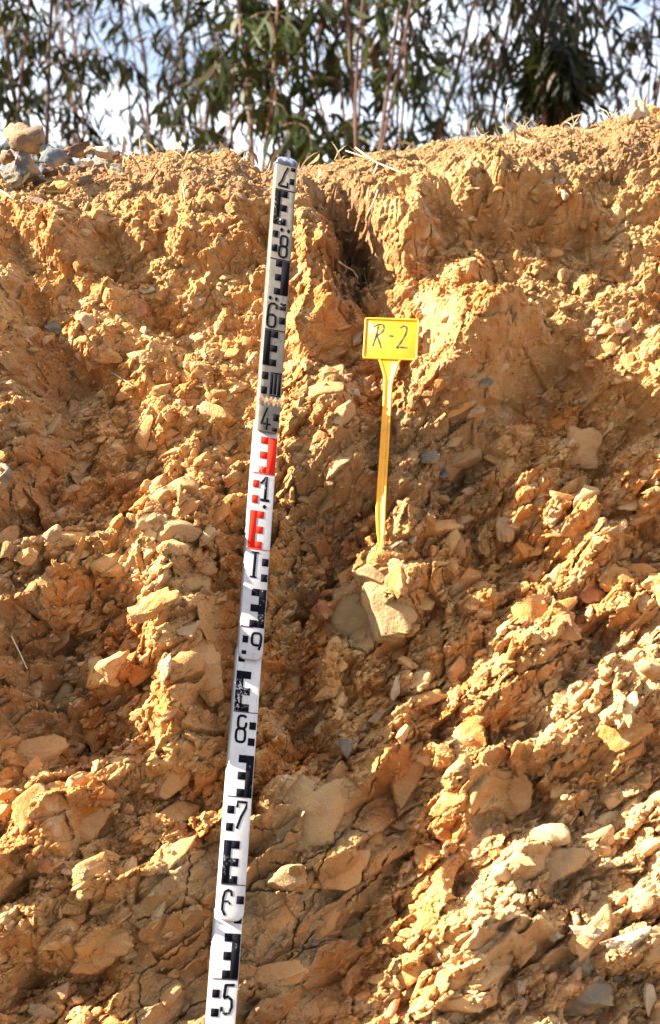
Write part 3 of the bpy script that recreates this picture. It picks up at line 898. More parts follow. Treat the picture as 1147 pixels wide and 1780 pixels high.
MK = 0.00035
def build_marks(si, shapes, mat, name):
    s = SECT[si]; hw = s['hw'] - .0006; z = s['z'][1]
    bmV, bmF = [], []
    def P(f, py):
        return (-hw + 2 * hw * f, rr(py))
    cnt = [0]
    def prism(poly):
        # lift each piece by its own tiny step so that crossing strokes never share a plane
        cnt[0] += 1
        zz = z + MK + 0.000012 * (cnt[0] % 9)
        k = len(poly); b = len(bmV)
        ar = sum(poly[i][0] * poly[(i + 1) % k][1] - poly[(i + 1) % k][0] * poly[i][1] for i in range(k))
        if ar < 0: poly = poly[::-1]
        for x, y in poly: bmV.append((x, y, z - .0003))
        for x, y in poly: bmV.append((x, y, zz))
        bmF.append(tuple(range(b + k, b + 2 * k)))
        for i in range(k):
            j = (i + 1) % k
            bmF.append((b + i, b + j, b + k + j, b + k + i))
    def stroke(pts, w):
        q = [P(*p) for p in pts]
        left, right = [], []
        for i, (x, y) in enumerate(q):
            a = q[max(i - 1, 0)]; c = q[min(i + 1, len(q) - 1)]
            dx, dy = c[0] - a[0], c[1] - a[1]; l = math.hypot(dx, dy) or 1
            nx, ny = -dy / l * w / 2, dx / l * w / 2
            left.append((x + nx, y + ny)); right.append((x - nx, y - ny))
        for i in range(len(q) - 1):
            prism([left[i], left[i + 1], right[i + 1], right[i]])
    for sh in shapes:
        k = sh[0]
        if k == 'r':                      # rectangle f0 f1 y0 y1
            _, f0, f1, a, b = sh
            prism([P(f0, a), P(f1, a), P(f1, b), P(f0, b)])
        elif k == 'E':                    # E: side, arm end, spine end, y0,y1
            _, side, arm, spine, a, b = sh
            h = (b - a) * .185
            m_ = (a + b) / 2
            e = 0.0 if side == 'l' else 1.0
            prism([P(e + (.01 if side == 'l' else -.01), a), P(spine, a), P(spine, b), P(e + (.01 if side == 'l' else -.01), b)])
            for yy in (a, m_ - h / 2, b - h):
                prism([P(spine, yy), P(arm, yy), P(arm, yy + h), P(spine, yy + h)])
        elif k == 'd':                    # diamond f,y,radius rows
            _, f, yy, r = sh
            df = r / 45.0
            prism([P(f - df, yy), P(f - df * .25, yy - r * .8), P(f + df * .25, yy - r * .8), P(f + df, yy), P(f + df * .25, yy + r * .8), P(f - df * .25, yy + r * .8)])
        elif k == 's':
            stroke(sh[1], sh[2])
        elif k == 'o':                    # ring: f, y, rf, ry, width, a0, a1
            _, f, yy, rf, ry, w, a0, a1 = sh
            pts = []
            for i in range(19):
                a = math.radians(a0 + (a1 - a0) * i / 18)
                ca, sa = math.cos(a), math.sin(a)
                e = .62
                pts.append((f + rf * math.copysign(abs(ca) ** e, ca), yy - ry * math.copysign(abs(sa) ** e, sa)))
            stroke(pts, w)
    me = raw_mesh(name, bmV, bmF)
    return link(name, me, mat, sec_obj[si])

W1 = .0030
build_marks(0, [
 ('s', [(.56, 300), (.40, 312), (.30, 324), (.14, 332)], .0022), ('s', [(.12, 333), (.62, 334)], .0030), ('s', [(.58, 326), (.59, 335)], .0022),
 ('r', .70, .94, 299, 305), ('r', .68, .92, 318, 328), ('r', .0, 1.0, 339.2, 340.4),
 ('E', 'l', .64, .30, 341.5, 400),
 ('d', .46, 408, 4), ('d', .80, 408.5, 4),
 ('r', .04, .30, 411.5, 422.5), ('r', .04, .31, 435, 447),
 ('o', .62, 427, .17, 9.0, W1, 0, 360), ('o', .60, 445, .19, 9.6, W1, 0, 360),
 ('r', .0, 1.0, 458.8, 460), ('E', 'r', .30, .60, 461, 520),
 ('d', .14, 527.5, 4), ('d', .44, 528, 4),
 ('s', [(.50, 545), (.48, 539), (.40, 536.5), (.22, 537), (.12, 541), (.09, 552), (.08, 566)], W1), ('o', .28, 566.5, .20, 10.5, W1, 0, 360),
 ('r', .64, .95, 533.5, 545.5), ('r', .64, .95, 558, 569.5),
 ('r', .0, 1.0, 581, 582.3), ('E', 'l', .66, .32, 583.5, 643.5),
 ('r', .04, .33, 655.5, 668), ('r', .04, .32, 681, 693),
 ('r', .44, .58, 657, 692), ('r', .62, .76, 656.6, 691.7), ('r', .81, .95, 657.2, 692.4), ('r', .42, .98, 654, 656.2), ('r', .42, .98, 693, 695),
 ('s', [(.40, 716), (.26, 732), (.16, 745)], .0026), ('s', [(.14, 744), (.60, 744.5)], .0026), ('s', [(.44, 734), (.42, 754)], .0026),
 ('r', .70, .96, 725, 737), ('r', .68, .92, 749, 755),
], M_INKT, 'scale_marks')
# band of dried mud under the III and around the joint
def mud(si, a, b, amp=3):
    s = SECT[si]; hw = s['hw']; V = []; F = []
    n = 14
    for row, (yy, z) in enumerate(((a, .0002), ((a * 2 + b) / 3, .0009), ((a + b * 2) / 3, .0012), (b, .0002))):
        for i in range(n + 1):
            f = i / n
            j = amp * math.sin(i * 2.3 + row * 1.7) * (1 if row in (0, 3) else .3)
            V.append((-hw - .0004 + (2 * hw + .0008) * f, rr(yy + j), s['z'][1] + z + .0003 * math.sin(i * 5.1 + row)))
    for r in range(3):
        for i in range(n):
            q = r * (n + 1) + i
            F.append((q, q + n + 1, q + n + 2, q + 1))
    return raw_mesh('mud_band', V, F, True)
link('mud_band', mud(0, 698, 711), M_DIRT, sec_obj[0], label='brown dried mud smeared across the staff')

build_marks(1, [('E', 'r', .26, .60, 764, 827), ('r', .0, 1.0, 826.6, 828),
 ('r', .05, .32, 840, 852.5), ('r', .05, .32, 866, 879.5), ('E', 'l', .64, .32, 892.5, 957), ('r', .0, 1.0, 957.5, 958.8)], M_INKR, 'red_scale_marks')
build_marks(1, [
 ('s', [(.40, 845), (.60, 834)], .0030), ('s', [(.64, 832), (.63, 872)], .0034), ('s', [(.42, 872.5), (.82, 872.8)], .0034),
 ('d', .63, 884, 4.2),
 ('s', [(.22, 964), (.54, 964.3)], .0020), ('s', [(.385, 964), (.37, 1006)], .0034), ('s', [(.20, 1006.5), (.50, 1006.8)], .0020),
 ('r', .70, .99, 973, 986), ('r', .70, .99, 1000, 1013),
 ('E', 'r', .34, .68, 1026.5, 1093), ('r', .0, .5, 1092.7, 1094),
 ('o', .70, 1113, .20, 10.5, W1, 0, 360), ('s', [(.88, 1113), (.88, 1122), (.82, 1131)], W1),
 ('r', .10, .34, 1109, 1121), ('r', .10, .30, 1134.5, 1141),
], M_INK, 'scale_marks')
build_marks(2, [
 ('r', .04, .30, 1144, 1153), ('E', 'l', .62, .32, 1168.5, 1238), ('r', .0, 1.0, 1238.4, 1239.7),
 ('o', .39, 1256.5, .17, 11, W1, 35, 360), ('o', .36, 1279.5, .19, 11.6, W1, 0, 360),
 ('r', .70, .97, 1255, 1268), ('r', .68, .96, 1283, 1296),
 ('E', 'r', .36, .68, 1313, 1385), ('r', .0, 1.0, 1385, 1386.4),
 ('s', [(.44, 1404), (.45, 1394), (.82, 1394.5), (.80, 1404), (.62, 1420), (.48, 1441)], .0031),
 ('r', .04, .33, 1402, 1415.5), ('r', .04, .33, 1432, 1446),
 ('E', 'l', .65, .32, 1462, 1537), ('r', .0, 1.0, 1537.4, 1538.8),
 ('s', [(.48, 1558), (.44, 1550), (.34, 1548), (.20, 1551), (.14, 1562), (.13, 1582), (.26, 1592)], .0030), ('s', [(.14, 1569), (.34, 1567), (.44, 1573)], .0020),
 ('r', .68, .98, 1557, 1571),
], M_INK, 'scale_marks')
build_marks(3, [
 ('r', .68, .98, 1592, 1604.5), ('E', 'r', .36, .66, 1622, 1701), ('r', .0, 1.0, 1701.3, 1702.7),
 ('s', [(.88, 1711.5), (.52, 1712)], .0030), ('s', [(.54, 1711), (.50, 1734)], .0034),
 ('s', [(.48, 1735), (.66, 1732), (.80, 1738), (.82, 1750), (.74, 1760), (.58, 1762.5), (.45, 1758), (.42, 1750)], .0032),
 ('r', .04, .33, 1720.5, 1735), ('r', .04, .34, 1753.5, 1768),
 ('E', 'l', .62, .32, 1786, 1865), ('r', .0, 1.0, 1866, 1867.5),
], M_INK, 'scale_marks')
V, F = rbox(-.0150, .0150, rr(296), rr(283), -.004, .0145, .002, 0, .008)
link('end_cap', raw_mesh('end_cap', V, F), M_CAP, staff)
V, F = rbox(-.019, .019, -.012, .03, -.018, 0.0005, .002, .004, 0)
link('foot_cap', raw_mesh('foot_cap', V, F), M_CAP, staff)

# ------------------------------------------------------------------ yellow tag R-2
m, nt, bs, out = new_mat('yellow_plastic')
tc = nnode(nt, 'ShaderNodeTexCoord')
c = mixc(nt, noise(nt, 25, 4, .6, tc.outputs['Object'], .4, .65), (.76, .335, .004), (.66, .28, .006))
c = mixc(nt, noise(nt, 40, 6, .75, tc.outputs['Object'], .54, .74), c, (.42, .20, .03))
c = mixc(nt, noise(nt, 160, 4, .7, tc.outputs['Object'], .60, .76), c, (.60, .36, .08))
nt.links.new(c, bs.inputs['Base Color'])
bs.inputs['Roughness'].default_value = .5
bs.inputs['Subsurface Weight'].default_value = .12
bs.inputs['Subsurface Radius'].default_value = (.004, .002, .0004)
bs.inputs['Subsurface Scale'].default_value = 1.0
M_YEL = m
m, nt, bs, out = new_mat('marker_ink'); bs.inputs['Base Color'].default_value = (.012, .006, .004, 1); bs.inputs['Roughness'].default_value = .6
M_MARK = m

tL = Vector(TAG_T - TAG_B); tag_len = tL.length; tL.normalize()
tW = Vector((1, 0, 0)); tW = (tW - tL * tW.dot(tL)).normalized()
tN = tW.cross(tL).normalized()
if tN.y > 0: tN = -tN
a = math.radians(-7); ca, sa = math.cos(a), math.sin(a)
tW2 = tW * ca - tN * sa; tN2 = tN * ca + tW * sa
RT = Matrix((tW2, tL, tN2)).transposed().to_4x4()
tag = link('plant_tag', None, loc=Vector(TAG_B), label='yellow plastic stake tag with R-2 handwritten in black, stuck into the bank', category='marker tag')
tag.rotation_euler = RT.to_euler()
def t_xy(px, py):
    """photograph pixel -> tag plane coordinates"""
    o = Vector(CAM); d = Vector(ray(px, py))
    n = tN2; t = (Vector(TAG_B) - o).dot(n) / d.dot(n)
    p = o + d * t - Vector(TAG_B)
    return p.dot(tW2), p.dot(tL)
def extrude(outline, z0, z1, bev=.0006):
    k = len(outline)
    ar = sum(outline[i][0] * outline[(i + 1) % k][1] - outline[(i + 1) % k][0] * outline[i][1] for i in range(k))
    if ar < 0: outline = outline[::-1]
    # inward offset
    ins = []
    for i in range(k):
        p0 = Vector(outline[i - 1]); p1 = Vector(outline[i]); p2 = Vector(outline[(i + 1) % k])
        e1 = (p1 - p0).normalized(); e2 = (p2 - p1).normalized()
        n1 = Vector((-e1.y, e1.x)); n2 = Vector((-e2.y, e2.x)); n = (n1 + n2)
        n = n / max(n.length, .3); ins.append(tuple(p1 + n * bev))
    V = [(x, y, z0) for x, y in outline] + [(x, y, z1 - bev) for x, y in outline] + [(x, y, z1) for x, y in ins]
    F = [tuple(range(k))[::-1], tuple(range(2 * k, 3 * k))]
    for l in range(2):
        for i in range(k):
            j = (i + 1) % k
            F.append((l * k + i, l * k + j, (l + 1) * k + j, (l + 1) * k + i))
    return V, F
def rounded(pts, r, n=4):
    out = []
    k = len(pts)
    for i in range(k):
        p0 = Vector(pts[i - 1]); p = Vector(pts[i]); p2 = Vector(pts[(i + 1) % k])
        a_ = p + (p0 - p).normalized() * r; b_ = p + (p2 - p).normalized() * r
        for j in range(n + 1):
            t = j / n
            q = a_ * (1 - t) ** 2 + p * 2 * t * (1 - t) + b_ * t * t
            out.append((q.x, q.y))
    return out
plate_px = [(634, 553), (728, 556), (724, 627), (629.5, 623.5)]
pl = rounded([t_xy(*p) for p in plate_px], .0035)
V, F = extrude(pl, -.0008, .0006, .0003)
plate = link('plate', raw_mesh('plate', V, F), M_YEL, tag)
# raised rim round the plate (closed tube of rectangular section)
def rim(outline, w, z0, z1):
    k = len(outline)
    ar = sum(outline[i][0] * outline[(i + 1) % k][1] - outline[(i + 1) % k][0] * outline[i][1] for i in range(k))
    if ar < 0: outline = outline[::-1]
    V = []
    for i in range(k):
        p0 = Vector(outline[i - 1]); p1 = Vector(outline[i]); p2 = Vector(outline[(i + 1) % k])
        n = ((p1 - p0).normalized() + (p2 - p1).normalized()); n = Vector((-n.y, n.x)).normalized()
        for off, z in ((-.0004, z0), (-.0002, z1 - .0003), (w * .3, z1), (w * .7, z1), (w, z0 + .0005)):
            q = p1 + n * off; V.append((q.x, q.y, z))
    F = []
    for i in range(k):
        j = (i + 1) % k
        for l in range(4):
            F.append((i * 5 + l, j * 5 + l, j * 5 + l + 1, i * 5 + l + 1))
        F.append((i * 5 + 4, j * 5 + 4, j * 5, i * 5))
    return V, F
V, F = rim(pl, .0026, -.0010, .0026)
link('rim', raw_mesh('rim', V, F), M_YEL, plate)
# stem: neck fans out under the plate, then a channelled stake tapering to a point
st_c = []
for (py, xl, xr) in ((626, 657, 697), (632, 659, 693), (640, 661.5, 690), (650, 664.5, 687), (662, 666.5, 683), (672, 665.8, 681), (700, 664.5, 680), (727, 662.5, 678),
                     (783, 658.8, 675), (833, 655.6, 672), (884, 652.4, 669.6), (905, 652.6, 669), (924, 653.6, 668), (938, 655.5, 665.5), (950, 657.5, 662.5), (965, 660, 662)):
    st_c.append((t_xy(xl, py), t_xy(xr, py)))
V = []
for (l, r) in st_c:
    w = r[0] - l[0]; e = min(.0022, w * .22)
    wide = min(1, w / .011)
    for f, z in ((0, -.0012), (0, .0022 * wide), (e, .0024 * wide), (e * 1.6, .0003), (w - e * 1.6, .0003), (w - e, .0024 * wide), (w, .0022 * wide), (w, -.0012)):
        V.append((l[0] + f, l[1] + (r[1] - l[1]) * f / w, z))
F = []
for i in range(len(st_c) - 1):
    for k in range(8):
        j = (k + 1) % 8
        F.append((i * 8 + k, (i + 1) * 8 + k, (i + 1) * 8 + j, i * 8 + j))
F.append(tuple(range(8))); F.append(tuple(range((len(st_c) - 1) * 8, len(st_c) * 8))[::-1])
link('stem', raw_mesh('stem', V, F), M_YEL, tag)
# R-2, handwritten
def px_strokes(lines, w, z):
    V, F = [], []
    for ln in lines:
        # smooth the poly-line
        pts = [Vector(p) for p in ln]
        for _ in range(2 if len(pts) > 2 else 0):
            q = [pts[0]]
            for a_, b_ in zip(pts[:-1], pts[1:]):
                q += [a_ * .75 + b_ * .25, a_ * .25 + b_ * .75]
            q.append(pts[-1]); pts = q
        q = [t_xy(*p) for p in pts]
        L = []
        for i, (x, y) in enumerate(q):
            a_ = q[max(i - 1, 0)]; c2 = q[min(i + 1, len(q) - 1)]
            dx, dy = c2[0] - a_[0], c2[1] - a_[1]; l = math.hypot(dx, dy) or 1
            ww = w * (.9 + .25 * math.sin(i * 1.3))
            L.append((x - dy / l * ww / 2, y + dx / l * ww / 2, x + dy / l * ww / 2, y - dx / l * ww / 2))
        b = len(V)
        for t in L:
            V.append((t[0], t[1], z)); V.append((t[2], t[3], z))
        for i in range(len(L) - 1):
            F.append((b + 2 * i, b + 2 * i + 1, b + 2 * i + 3, b + 2 * i + 2))
    return V, F
sx = lambda x: 560 + x / 3.955
sy = lambda y: 530 + y / 3.955
R1 = [[(sx(383), sy(148)), (sx(370), sy(210)), (sx(344), sy(284))],
      [(sx(350), sy(152)), (sx(382), sy(136)), (sx(418), sy(136)), (sx(424), sy(166)), (sx(404), sy(196)), (sx(368), sy(212))],
      [(sx(372), sy(212)), (sx(388), sy(250)), (sx(402), sy(298))],
      [(sx(455), sy(214)), (sx(488), sy(217))],
      [(sx(534), sy(162)), (sx(552), sy(146)), (sx(576), sy(150)), (sx(580), sy(180)), (sx(560), sy(225)), (sx(530), sy(270)), (sx(506), sy(298))],
      [(sx(506), sy(297)), (sx(540), sy(292)), (sx(580), sy(298))]]
V, F = px_strokes(R1, .0027, .00085)
link('lettering', raw_mesh('lettering', V, F), M_MARK, plate)

# ------------------------------------------------------------------ rocks and stones
def rock_mesh(name, seed, shape=(1, .8, .6), cuts=9, sub=3, rough=.05, smooth=False, round_=0.0):
    """convex-ish block: unit sphere points clipped by random planes, then weathered"""
    r = np.random.default_rng(seed)
    import bmesh
    bm = bmesh.new()
    bmesh.ops.create_icosphere(bm, subdivisions=sub, radius=1)
    V = np.array([v.co[:] for v in bm.verts])
    F = np.array([[v.index for v in f.verts] for f in bm.faces])
    bm.free()
    for _ in range(cuts):
        n = r.normal(size=3); n /= np.linalg.norm(n)
        d = r.uniform(.38, .74)
        k = V @ n
        V = V - np.outer(np.maximum(k - d, 0) * (1 - round_), n)
    q = V * 2.3 + seed
    V = V * (1 + rough * (vnoise(q[:, 0] + q[:, 2], q[:, 1] - q[:, 2], seed))[:, None] * 2 + rough * .6 * vnoise(q[:, 0] * 3, (q[:, 1] + q[:, 2]) * 3, seed + 1)[:, None])
    V = V - (V.max(0) + V.min(0)) / 2
    V = V / V.max(0)
    V = V * np.array(shape)
    return raw_mesh(name, V, F, smooth)

def basis(nrm, roll):
    n = Vector(nrm).normalized()
    q = n.to_track_quat('Z', 'Y')
    from mathutils import Quaternion
    return q @ Quaternion((0, 0, 1), roll)

def px_rock(px, py, w, h, seed, mat, label, cat='rock', roll=0.0, depth=.7, sink=.38, name='rock', cuts=13, sub=4, face=True, off=0.0, **kw):
    """a block centred at a photograph pixel, w x h pixels, resting in the bank there"""
    i = hit(px, py)
    if i is None:
        P = on_plane(px, py, PB + N_ * off)
    else:
        P = BVF[i] + N_ * off
        # keep it on the ray of that pixel
        rr_ = ray(px, py); P = CAM + rr_ * ((P - CAM) @ FWD)
    s = ((P - CAM) @ FWD) / FPX
    a_, b_ = w * s / 2, h * s / 2
    c2 = depth * min(a_, b_)
    me = rock_mesh(name, seed, (a_, b_, c2), cuts, sub, **kw)
    P = P + N_ * c2 * (1 - 2 * sink)
    o = link(name, me, mat, loc=Vector(P), label=label, category=cat)
    # local x to the right, y up in the picture, z to the camera; roll counter-clockwise
    X = Vector((1, 0, 0)); Y = Vector(UPV); Z = -Vector(FWD)
    Rm = Matrix((X, Y, Z)).transposed().to_4x4() @ Matrix.Rotation(roll, 4, 'Z')
    o.rotation_euler = Rm.to_euler()
    return o

r_ = math.radians
KEY = [
 # the heap on the top left edge
 (45, 243, 73, 62, 11, M_HEAP, 'tan rock crowning the heap on the top left edge', 10, .8, .02),
 (36, 292, 79, 81, 12, M_LAV, 'pale lavender grey boulder under the tan rock, top left', 60, .8, .02),
 (97, 274, 60, 44, 13, M_BLUE, 'blue grey jagged rock beside the lavender boulder', 5, .7, .02),
 (137, 264, 58, 24, 14, M_BROWN, 'flat dark brown rock tilted on the heap of rocks', 18, .9, .02),
 (180, 266, 50, 24, 15, M_HEAPC, 'cream topped rock at the right end of the rock heap', -4, .9, .03),
 (183, 288, 50, 42, 16, M_SLATE, 'dark grey block below the cream topped rock', 0, .8, .02),
 (137, 297, 50, 32, 17, M_BROWN, 'brown rock below the flat dark brown rock', -25, .8, .02),
 (153, 284, 29, 16, 18, M_HEAPC, 'small white chip wedged in the heap of rocks', -20, .8, .03),
 (168, 302, 23, 22, 19, M_HEAP, 'small tan stone under the dark grey block', 10, .8, .02),
 (112, 322, 50, 34, 20, M_OCHRE, 'ochre flat stone lying just below the rock heap', 5, .7, .01),
 (12, 275, 33, 26, 21, M_BROWN, 'dark brown rock at the left picture edge beside the heap', 0, .8, .02),
 (75, 318, 37, 26, 22, M_HEAP, 'light tan stone below the blue grey rock', 20, .7, .01),
 (62, 352, 50, 19, 23, M_HEAP, 'flat tan slab below the rock heap', -15, .7, 0),
 (18, 318, 50, 38, 101, M_SLATE, 'dark grey block under the lavender boulder at the left edge', 10, .8, .02),
 (110, 296, 34, 26, 102, M_SLATE, 'dark slate chip below the blue grey rock', -20, .8, .025),
 (72, 250, 29, 33, 103, M_HEAP, 'brownish upright stone right of the top tan rock', 60, .8, .015),
 (200, 272, 25, 17, 104, M_BROWN, 'small brown stone ending the heap on the right', 15, .8, .03),
 (158, 262, 25, 17, 105, M_HEAP, 'small tan wedge between the flat brown and the cream topped rocks', 25, .8, .03),
 (88, 300, 29, 20, 106, M_BROWN, 'small dark brown stone between the lavender boulder and slate chip', 0, .8, .03),
 (205, 296, 29, 22, 107, M_SLATE, 'little grey stone right of the dark grey block', -15, .8, .02),
 (148, 318, 34, 22, 108, M_HEAP, 'tan stone under the brown rock of the heap', 12, .8, .02),
 # right top
 (1103, 200, 44, 44, 24, M_CREAM, 'cream and grey pointed rock on the skyline at far right', -35, .8, .01),
 (1130, 196, 34, 30, 25, M_OCHRE, 'ochre rock beside the cream pointed rock at far right', 0, .8, 0),
 # on the face
 (150, 562, 44, 36, 26, M_TAN, 'pink tan rounded cobble on the upper left of the bank', -25, .8, 0),
 (98, 574, 36, 28, 27, M_SLATE, 'grey cobble left of the pink tan cobble', 20, .7, -.004),
 (182, 612, 70, 44, 28, M_OCHRE, 'large brown ochre block below the pink tan cobble', -8, .55, -.010),
 (232, 536, 56, 34, 29, M_RED, 'rust brown block right of the pink tan cobble', -5, .5, -.008),
 (256, 505, 30, 12, 30, M_CREAM, 'white sliver of stone above the rust brown block', 20, .7, 0),
 (352, 480, 56, 20, 31, M_OCHRE, 'orange ochre oblong stone left of the staff', 0, .7, -.003),
 (340, 527, 44, 22, 32, M_TAN, 'buff angular stone left of the dotted six on the staff', 30, .7, -.002),
 (0, 833, 50, 56, 33, M_SLATE, 'grey violet boulder cut by the left picture edge', 0, .6, -.005),
 (103, 897, 28, 30, 34, M_TAN, 'squarish tan stone above the bright rounded stone at left', -5, .9, .006),
 (92, 931, 32, 42, 35, M_TAN, 'bright rounded stone left of centre on the left side', -15, .8, .006),
 (48, 970, 44, 32, 36, M_OCHRE, 'rounded ochre stone near the left picture edge', 30, .8, .004),
 (325, 1096, 46, 38, 37, M_TAN, 'grey tan pitted stone left of the nine on the staff', -10, .8, .004),
 (287, 1162, 22, 52, 38, M_CREAM, 'bright cream flake standing upright left of the staff', -12, .6, .004),
 (745, 797, 38, 28, 39, M_SLATE, 'grey green angular cobble right of the yellow tag stem', 25, .8, .006),
 (768, 824, 26, 18, 40, M_BLUE, 'small bluish stone below the grey green cobble', 0, .7, .002),
 (836, 664, 40, 24, 41, M_SLATE, 'grey slab lying in the shadow right of the tag', -20, .6, 0),
 (808, 668, 28, 28, 42, M_RED, 'dark red brown stone in the shadow right of the tag', 30, .6, .002),
 (800, 708, 62, 20, 43, M_OCHRE, 'long ochre slab in the shaded hollow right of the tag', 28, .6, 0),
 (825, 716, 36, 18, 44, M_TAN, 'buff slab beside the long ochre slab', 20, .6, .002),
 (620, 590, 18, 30, 45, M_CREAM, 'white flake left of the yellow tag plate', -28, .7, .002),
 (618, 683, 15, 15, 46, M_CREAM, 'small bright white stone left of the tag neck', 0, .9, .006),
 (640, 572, 34, 12, 47, M_OCHRE, 'ochre chip behind the upper left corner of the tag', 25, .7, -.004),
 (980, 338, 14, 22, 48, M_CREAM, 'white pebble high on the right side of the bank', 25, .8, .004),
 (976, 316, 12, 11, 49, M_CREAM, 'tiny pinkish pebble above the white pebble', 0, .8, .003),
 (1073, 487, 40, 34, 50, M_OCHRE, 'round ochre cobble set in the bank at upper right', 0, .6, -.002),
 (1052, 577, 44, 26, 51, M_OCHRE, 'orange brown angular stone at the right of the bank', 25, .7, .002),
 (1080, 567, 30, 28, 52, M_TAN, 'buff stone beside the orange brown angular stone', 40, .7, .004),
 (876, 921, 34, 48, 53, M_TAN, 'pale buff block in the cracked rocks right of the tag tip', -8, .7, .004),
 (840, 940, 22, 60, 54, M_OCHRE, 'narrow curved ochre block beside the pale buff block', 8, .7, .002),
 (905, 955, 28, 36, 55, M_OCHRE, 'ochre block right of the pale buff block', 0, .7, 0),
 (1022, 1030, 62, 44, 56, M_RED, 'rusty rounded rock in the right half of the bank', 0, .7, 0),
 (1070, 1008, 66, 52, 57, M_OCHRE, 'broad ochre cracked boulder near the right edge', -15, .6, 0),
 (925, 1080, 64, 92, 58, M_OCHRE, 'tall ochre block between two shaded crevices', 15, .5, -.010),
 (978, 1095, 50, 54, 59, M_RED, 'rust coloured block right of the tall ochre block', 20, .5, -.010),
 (930, 1005, 40, 26, 60, M_OCHRE, 'rounded ochre clod above the tall ochre block', 20, .8, .004),
 (1006, 1150, 36, 46, 61, M_OCHRE, 'orange ochre knob of rock right of centre', -15, .8, .004),
 (700, 1002, 70, 44, 62, M_TAN, 'grey buff cracked slab below the tag tip', -30, .4, -.004),
 (605, 1000, 50, 30, 63, M_OCHRE, 'ochre crumbly block left below the tag tip', 45, .6, 0),
 (560, 1062, 34, 40, 64, M_RED, 'rusty orange stone left of the big grey slab', 10, .7, 0),
 (601, 1302, 40, 40, 65, M_SLATE, 'rounded grey cobble above the cracked rock face', 0, .8, .004),
 (570, 1318, 32, 20, 66, M_OCHRE, 'small oval ochre cobble left of the rounded grey cobble', 8, .8, .004),
 (688, 1195, 16, 50, 67, M_CREAM, 'bright white blade of rock right of the shaded block', -12, .5, .004),
 (665, 1240, 60, 22, 68, M_TAN, 'buff slab tilted below the bright white blade', 42, .7, .002),
 (866, 1480, 42, 26, 69, M_OCHRE, 'ochre boulder at the tip of the pale ledge', 35, .8, .004),
 (1090, 1640, 96, 36, 70, M_CREAM, 'large cream slab at lower right near the picture edge', 18, .8, .004),
 (1020, 1678, 66, 44, 71, M_CREAM, 'cream layered block left of the large cream slab', 12, .7, .004),
 (1072, 1704, 56, 24, 72, M_CREAM, 'flat cream stone below the large cream slab', -8, .7, .004),
 (1020, 1740, 100, 56, 73, M_SLATE, 'big grey olive boulder at the lower right', 25, .6, 0),
 (1128, 1738, 22, 60, 74, M_CREAM, 'pale upright stone in the lower right corner', 0, .7, .006),
 (905, 1718, 16, 26, 75, M_CREAM, 'small white pointed stone at lower right', 0, .8, .008),
 (903, 1740, 20, 18, 76, M_CREAM, 'small cream stone under the white pointed stone', 0, .8, .008),
 (880, 1606, 66, 40, 77, M_SLATE, 'grey olive block under the lower right ledge', 12, .6, 0),
 (1020, 1620, 70, 24, 78, M_CREAM, 'cream slab left above the large cream slab', -8, .7, .004),
 (965, 1628, 30, 22, 79, M_CREAM, 'pale cream stone left of the cream slab', 0, .8, .006),
 (80, 1505, 32, 30, 80, M_RED, 'pink brown pitted stone at lower left', -10, .8, .006),
 (75, 1762, 50, 38, 81, M_TAN, 'pale pitted stone at the bottom left', 0, .7, .004),
 (190, 1493, 40, 30, 82, M_OCHRE, 'ochre stone between two bright ledges at lower left', -25, .7, .004),
 (261, 1460, 36, 28, 83, M_OCHRE, 'brown ochre lump under the ledge at lower left', 0, .7, .002),
 (297, 1299, 30, 26, 84, M_OCHRE, 'rounded ochre clod left of the worn marks on the staff', 0, .8, .004),
 (650, 900, 24, 16, 85, M_OCHRE, 'small ochre stone beside the tag stem', 0, .7, -.004),
 (692, 944, 30, 16, 86, M_TAN, 'flat buff chip right of the tag tip', 25, .8, .004),
 (717, 939, 14, 16, 87, M_CREAM, 'whitish pebble right of the tag tip', 0, .8, .006),
 (705, 922, 24, 20, 88, M_OCHRE, 'rounded clod up and right of the tag tip', 0, .8, .004),
 (641, 942, 16, 22, 89, M_OCHRE, 'small clod just left of the tag tip', 10, .8, .002),
 (676, 952, 40, 12, 90, M_TAN, 'thin buff flake in front of the tag tip', 15, .8, .006),
 (612, 1058, 84, 126, 120, M_BLOCK, 'tall buff jointed block left below the tag tip', -6, .55, .001),
 (676, 1062, 92, 116, 121, M_BLOCK, 'broad buff grey block directly below the tag tip', 10, .5, .001),
 (655, 1002, 84, 44, 122, M_BLOCK, 'wedge shaped buff block just under the tag tip', -14, .8, .000),
 (688, 1012, 40, 54, 124, M_OCHRE, 'ochre corner block right of the wedge below the tag', 30, .8, -.002),
 (52, 1318, 150, 66, 125, M_SLAB, 'long smooth orange brown slab at the left picture edge', 22, .5, -.006),
 (150, 1440, 104, 80, 126, M_SLAB, 'bulky brown block with a lit top at lower left', 15, .6, -.008),
 (175, 1655, 130, 70, 127, M_SLAB, 'long brown slab in the bottom left quarter', 24, .5, -.008),
 (175, 1585, 120, 56, 128, M_SLAB, 'brown slab above the long one at bottom left', 20, .5, -.008),
 (300, 1350, 110, 60, 129, M_SLAB, 'orange brown block left of the seven on the staff', 28, .6, -.008),
 (545, 1425, 150, 104, 130, M_BLOCK, 'large grey buff cracked block right of the seven on the staff', 30, .35, -.006),
 (500, 1385, 110, 64, 131, M_BLOCK, 'grey block above the large cracked one', 26, .4, -.006),
 (500, 1525, 70, 50, 132, M_BLOCK, 'small squarish buff block right of the E below the seven', -5, .45, -.006),
 (600, 1520, 120, 56, 133, M_SLAB, 'tapering brown block along the diagonal crack', 42, .45, -.006),
 (470, 1600, 120, 64, 134, M_SLAB, 'brown slab beside the plain six on the staff', 28, .4, -.008),
